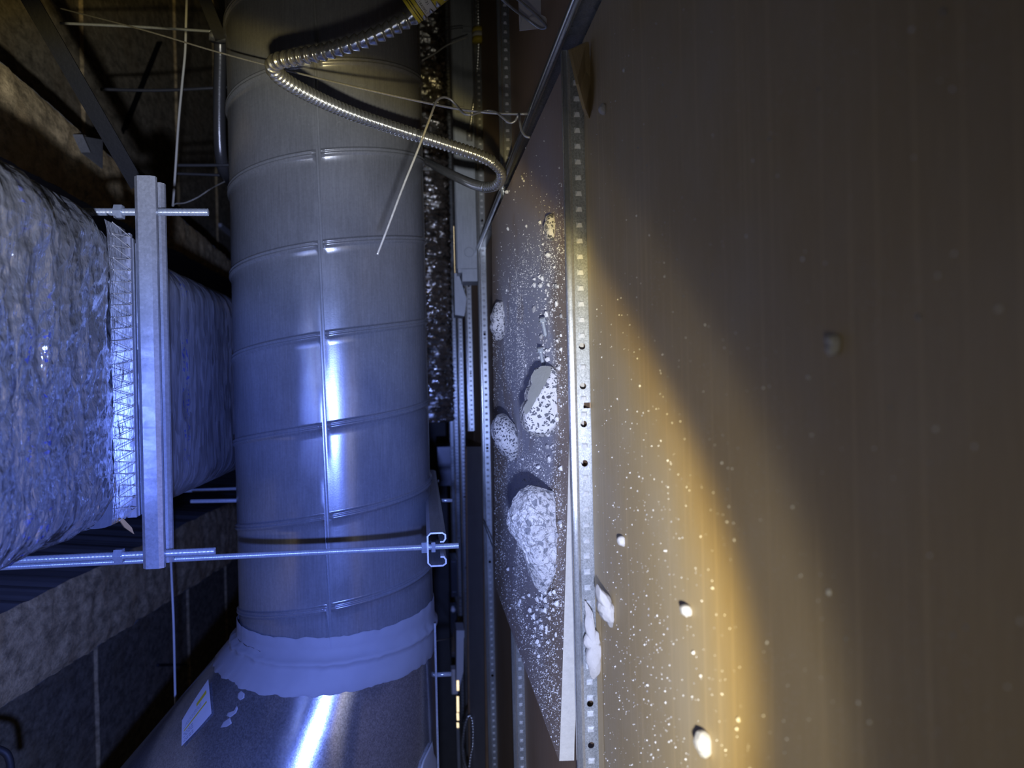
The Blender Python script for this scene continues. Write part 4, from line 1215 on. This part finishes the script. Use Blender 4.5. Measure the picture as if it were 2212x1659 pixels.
# plaster flakes and lumps on the near board and tee
NB = 'pale plaster lumps by the near tee'
o = inflate([(1268, 1288), (1275, 1303), (1281, 1330), (1285, 1360), (1294, 1390), (1297, 1430), (1296, 1470), (1290, 1490), (1277, 1476), (1271, 1440), (1270, 1400), (1267, 1370), (1265, 1330)], .783, .012, .0005, .0012, 7.7, 'plaster_flake', 'plaster_white')
tag(o, 'long thin white plaster flake leaning on the nearest tee', 'rubble', NB)
def near_lump(poly, depth, seed, label, mat='plaster_white', rough=.0015, n1=70, n2=26):
    um = max(p_[0] for p_ in poly); vm = sum(p_[1] for p_ in poly) / len(poly)
    q = PZ(um, vm, .0)
    o = inflate(poly, q[1] + depth * .4, depth, .0002, rough, seed, 'plaster_lump', mat, nphi=n1, nt_=n2)
    return tag(o, label, 'rubble', NB)
near_lump([(1290, 1262), (1298, 1272), (1308, 1282), (1318, 1300), (1327, 1325), (1326, 1350), (1320, 1357), (1310, 1340), (1295, 1322), (1293, 1300)], .022, 3.3, 'flat white plaster lump beside the long flake')
near_lump([(1505, 1592), (1512, 1578), (1526, 1582), (1536, 1605), (1531, 1626), (1515, 1636), (1507, 1620)], .014, 5.1, 'white lump near the bottom edge of the brown board', rough=.0012)
near_lump([(1785, 725), (1800, 720), (1815, 728), (1808, 750), (1795, 770), (1787, 765), (1790, 745)], .007, 9.4, 'blurred grey lump alone on the near brown board', rough=.0008, n1=50, n2=20)
near_lump([(1470, 1312), (1480, 1306), (1492, 1312), (1495, 1325), (1480, 1330)], .010, 2.2, 'white crumb inside the bright beam on the brown board', rough=.0008, n1=50, n2=20)
near_lump([(1337, 1160), (1345, 1158), (1350, 1168), (1348, 1180), (1341, 1178)], .008, 1.2, 'small white crumb near the middle of the nearest tee', rough=.0008, n1=40, n2=18)
near_lump([(1297, 228), (1303, 222), (1309, 232), (1305, 248), (1299, 246)], .008, 6.6, 'elongated grey crumb below the torn board corner', rough=.0008, n1=40, n2=18)

# crumbs one can count: on the loose board and the near board
def crumb_mesh(seed):
    bm = bmesh.new(); bmesh.ops.create_icosphere(bm, subdivisions=1, radius=1)
    rg = np.random.RandomState(seed)
    for v in bm.verts:
        v.co *= .72 + .5 * rg.rand()
        v.co.z = max(v.co.z, -.55)
    me = bpy.data.meshes.new('crumb'); bm.to_mesh(me); bm.free()
    me.materials.append(M['crumb_white' if seed % 4 else 'crumb_grey'])
    return me
CM = [crumb_mesh(i) for i in range(12)]
def crumb(name, p_, r, label, group):
    o = bpy.data.objects.new(name, random.choice(CM)); COL.objects.link(o)
    o.scale = (r * random.uniform(.8, 1.3), r * random.uniform(.7, 1.1), r * random.uniform(.6, .95))
    o.rotation_euler = (0, 0, random.uniform(0, 6.28))
    o.location = (p_[0], p_[1], p_[2] + .55 * o.scale[2] - .0001)
    return tag(o, label, 'crumb', group)
for i in range(230):
    if i < 90:
        u, v = random.gauss(1190, 14), random.uniform(560, 1320)
    elif i < 150:
        u, v = random.gauss(1165, 22), random.uniform(1285, 1420)
    else:
        u, v = random.uniform(1095, 1212), random.uniform(380, 1400)
    P = on_board(min(1214, u), v)
    s = (cA[0] - P[0]) / (cA[0] - cB[0]); t_ = (P[1] - .83) / .66
    if not (.02 < s < .97 and .01 < t_ < .96): continue
    crumb('terrazzo_crumb', P, random.choice((.0016, .002, .0024, .003, .0042)), 'small terrazzo crumb lying loose on the rubble-strewn board', 'crumbs on the loose board')
for u, v, r in ((1350, 152, 7), (1664, 300, 7), (1770, 193, 7), (1748, 815, 8), (1650, 838, 6), (2160, 668, 12), (1970, 63, 11), (1975, 340, 9), (1985, 685, 11), (2040, 25, 14), (1383, 833, 5), (1443, 995, 5),
                (1593, 1575, 7), (1735, 560, 7), (1597, 1555, 8), (1792, 1280, 10), (1500, 1410, 8), (1540, 1270, 6), (1400, 1480, 6), (1330, 1440, 5), (1440, 1190, 5), (1515, 1460, 6), (1420, 1330, 5), (1585, 1130, 5), (1680, 380, 5), (1925, 880, 8), (1830, 1380, 8), (2010, 1200, 9), (1880, 1560, 9), (1560, 1000, 5)):
    P = PZ(u, v, 0); crumb('plaster_crumb', P, r * P[1] / FPX * .62, 'small pale crumb on the brown back of the near board', 'crumbs on the near board')

# uncountable grit
def grit(name, pts, sizes, mats, label):
    V = []; F = []; fm = []
    for k, (p_, r) in enumerate(zip(pts, sizes)):
        a = random.uniform(0, 6.28); c, s = math.cos(a), math.sin(a); b0 = len(V)
        j = [random.uniform(.6, 1.3) * r for _ in range(5)]
        V += [(p_[0] + c * j[0], p_[1] + s * j[0], p_[2]), (p_[0] - s * j[1], p_[1] + c * j[1], p_[2]), (p_[0] - c * j[2], p_[1] - s * j[2], p_[2]),
              (p_[0] + s * j[3], p_[1] - c * j[3], p_[2]), (p_[0] + random.uniform(-.3, .3) * r, p_[1] + random.uniform(-.3, .3) * r, p_[2] + j[4] * 1.1)]
        F += [(b0, b0 + 1, b0 + 4), (b0 + 1, b0 + 2, b0 + 4), (b0 + 2, b0 + 3, b0 + 4), (b0 + 3, b0, b0 + 4)]
        fm += [random.choice((0, 0, 0, 1))] * 4
    o = obj(name, V, F, None, None, False, mats, fm)
    return tag(o, label, 'grit', kind='stuff')
cand = RNG.rand(90000, 3)
bp = np.array([board(a, c) for a, c in cand[:, :2]])
dens = .06 + .9 * np.maximum(0, fbm(bp * np.array([9, 7, 0]), 3) + .30)
dens *= np.clip((cand[:, 0] - .12) / .15, .03, 1) * np.clip((1.02 - cand[:, 0]) / .10, .05, 1) * np.where(cand[:, 1] < .55, 1.0, .4)
keep = np.where(cand[:, 2] < dens)[0][:15000]
pts = [bp[k] for k in keep]; sz = [random.choice((.0003, .0004, .0004, .0005, .0006, .0008, .0012)) for _ in keep]
grit('terrazzo_grit', pts, sz, ['crumb_white', 'crumb_grey'], 'scattered terrazzo grit and powder on the loose board')
pts = []; sz = []
while len(pts) < 2600:
    x, y = random.uniform(-.62, .32), random.uniform(.2, .79)
    dens = (.12 + .9 * max(0, (.15 - x) / .7)) * (.25 + .75 * max(0, 1 - abs(y - .6) / .3))
    if random.random() < dens:
        pts.append((x, y, .0)); sz.append(random.choice((.0003, .0003, .0004, .0005, .0006, .0009)))
grit('plaster_grit', pts, sz, ['crumb_white', 'crumb_grey'], 'fine plaster grit sprinkled on the near brown board')
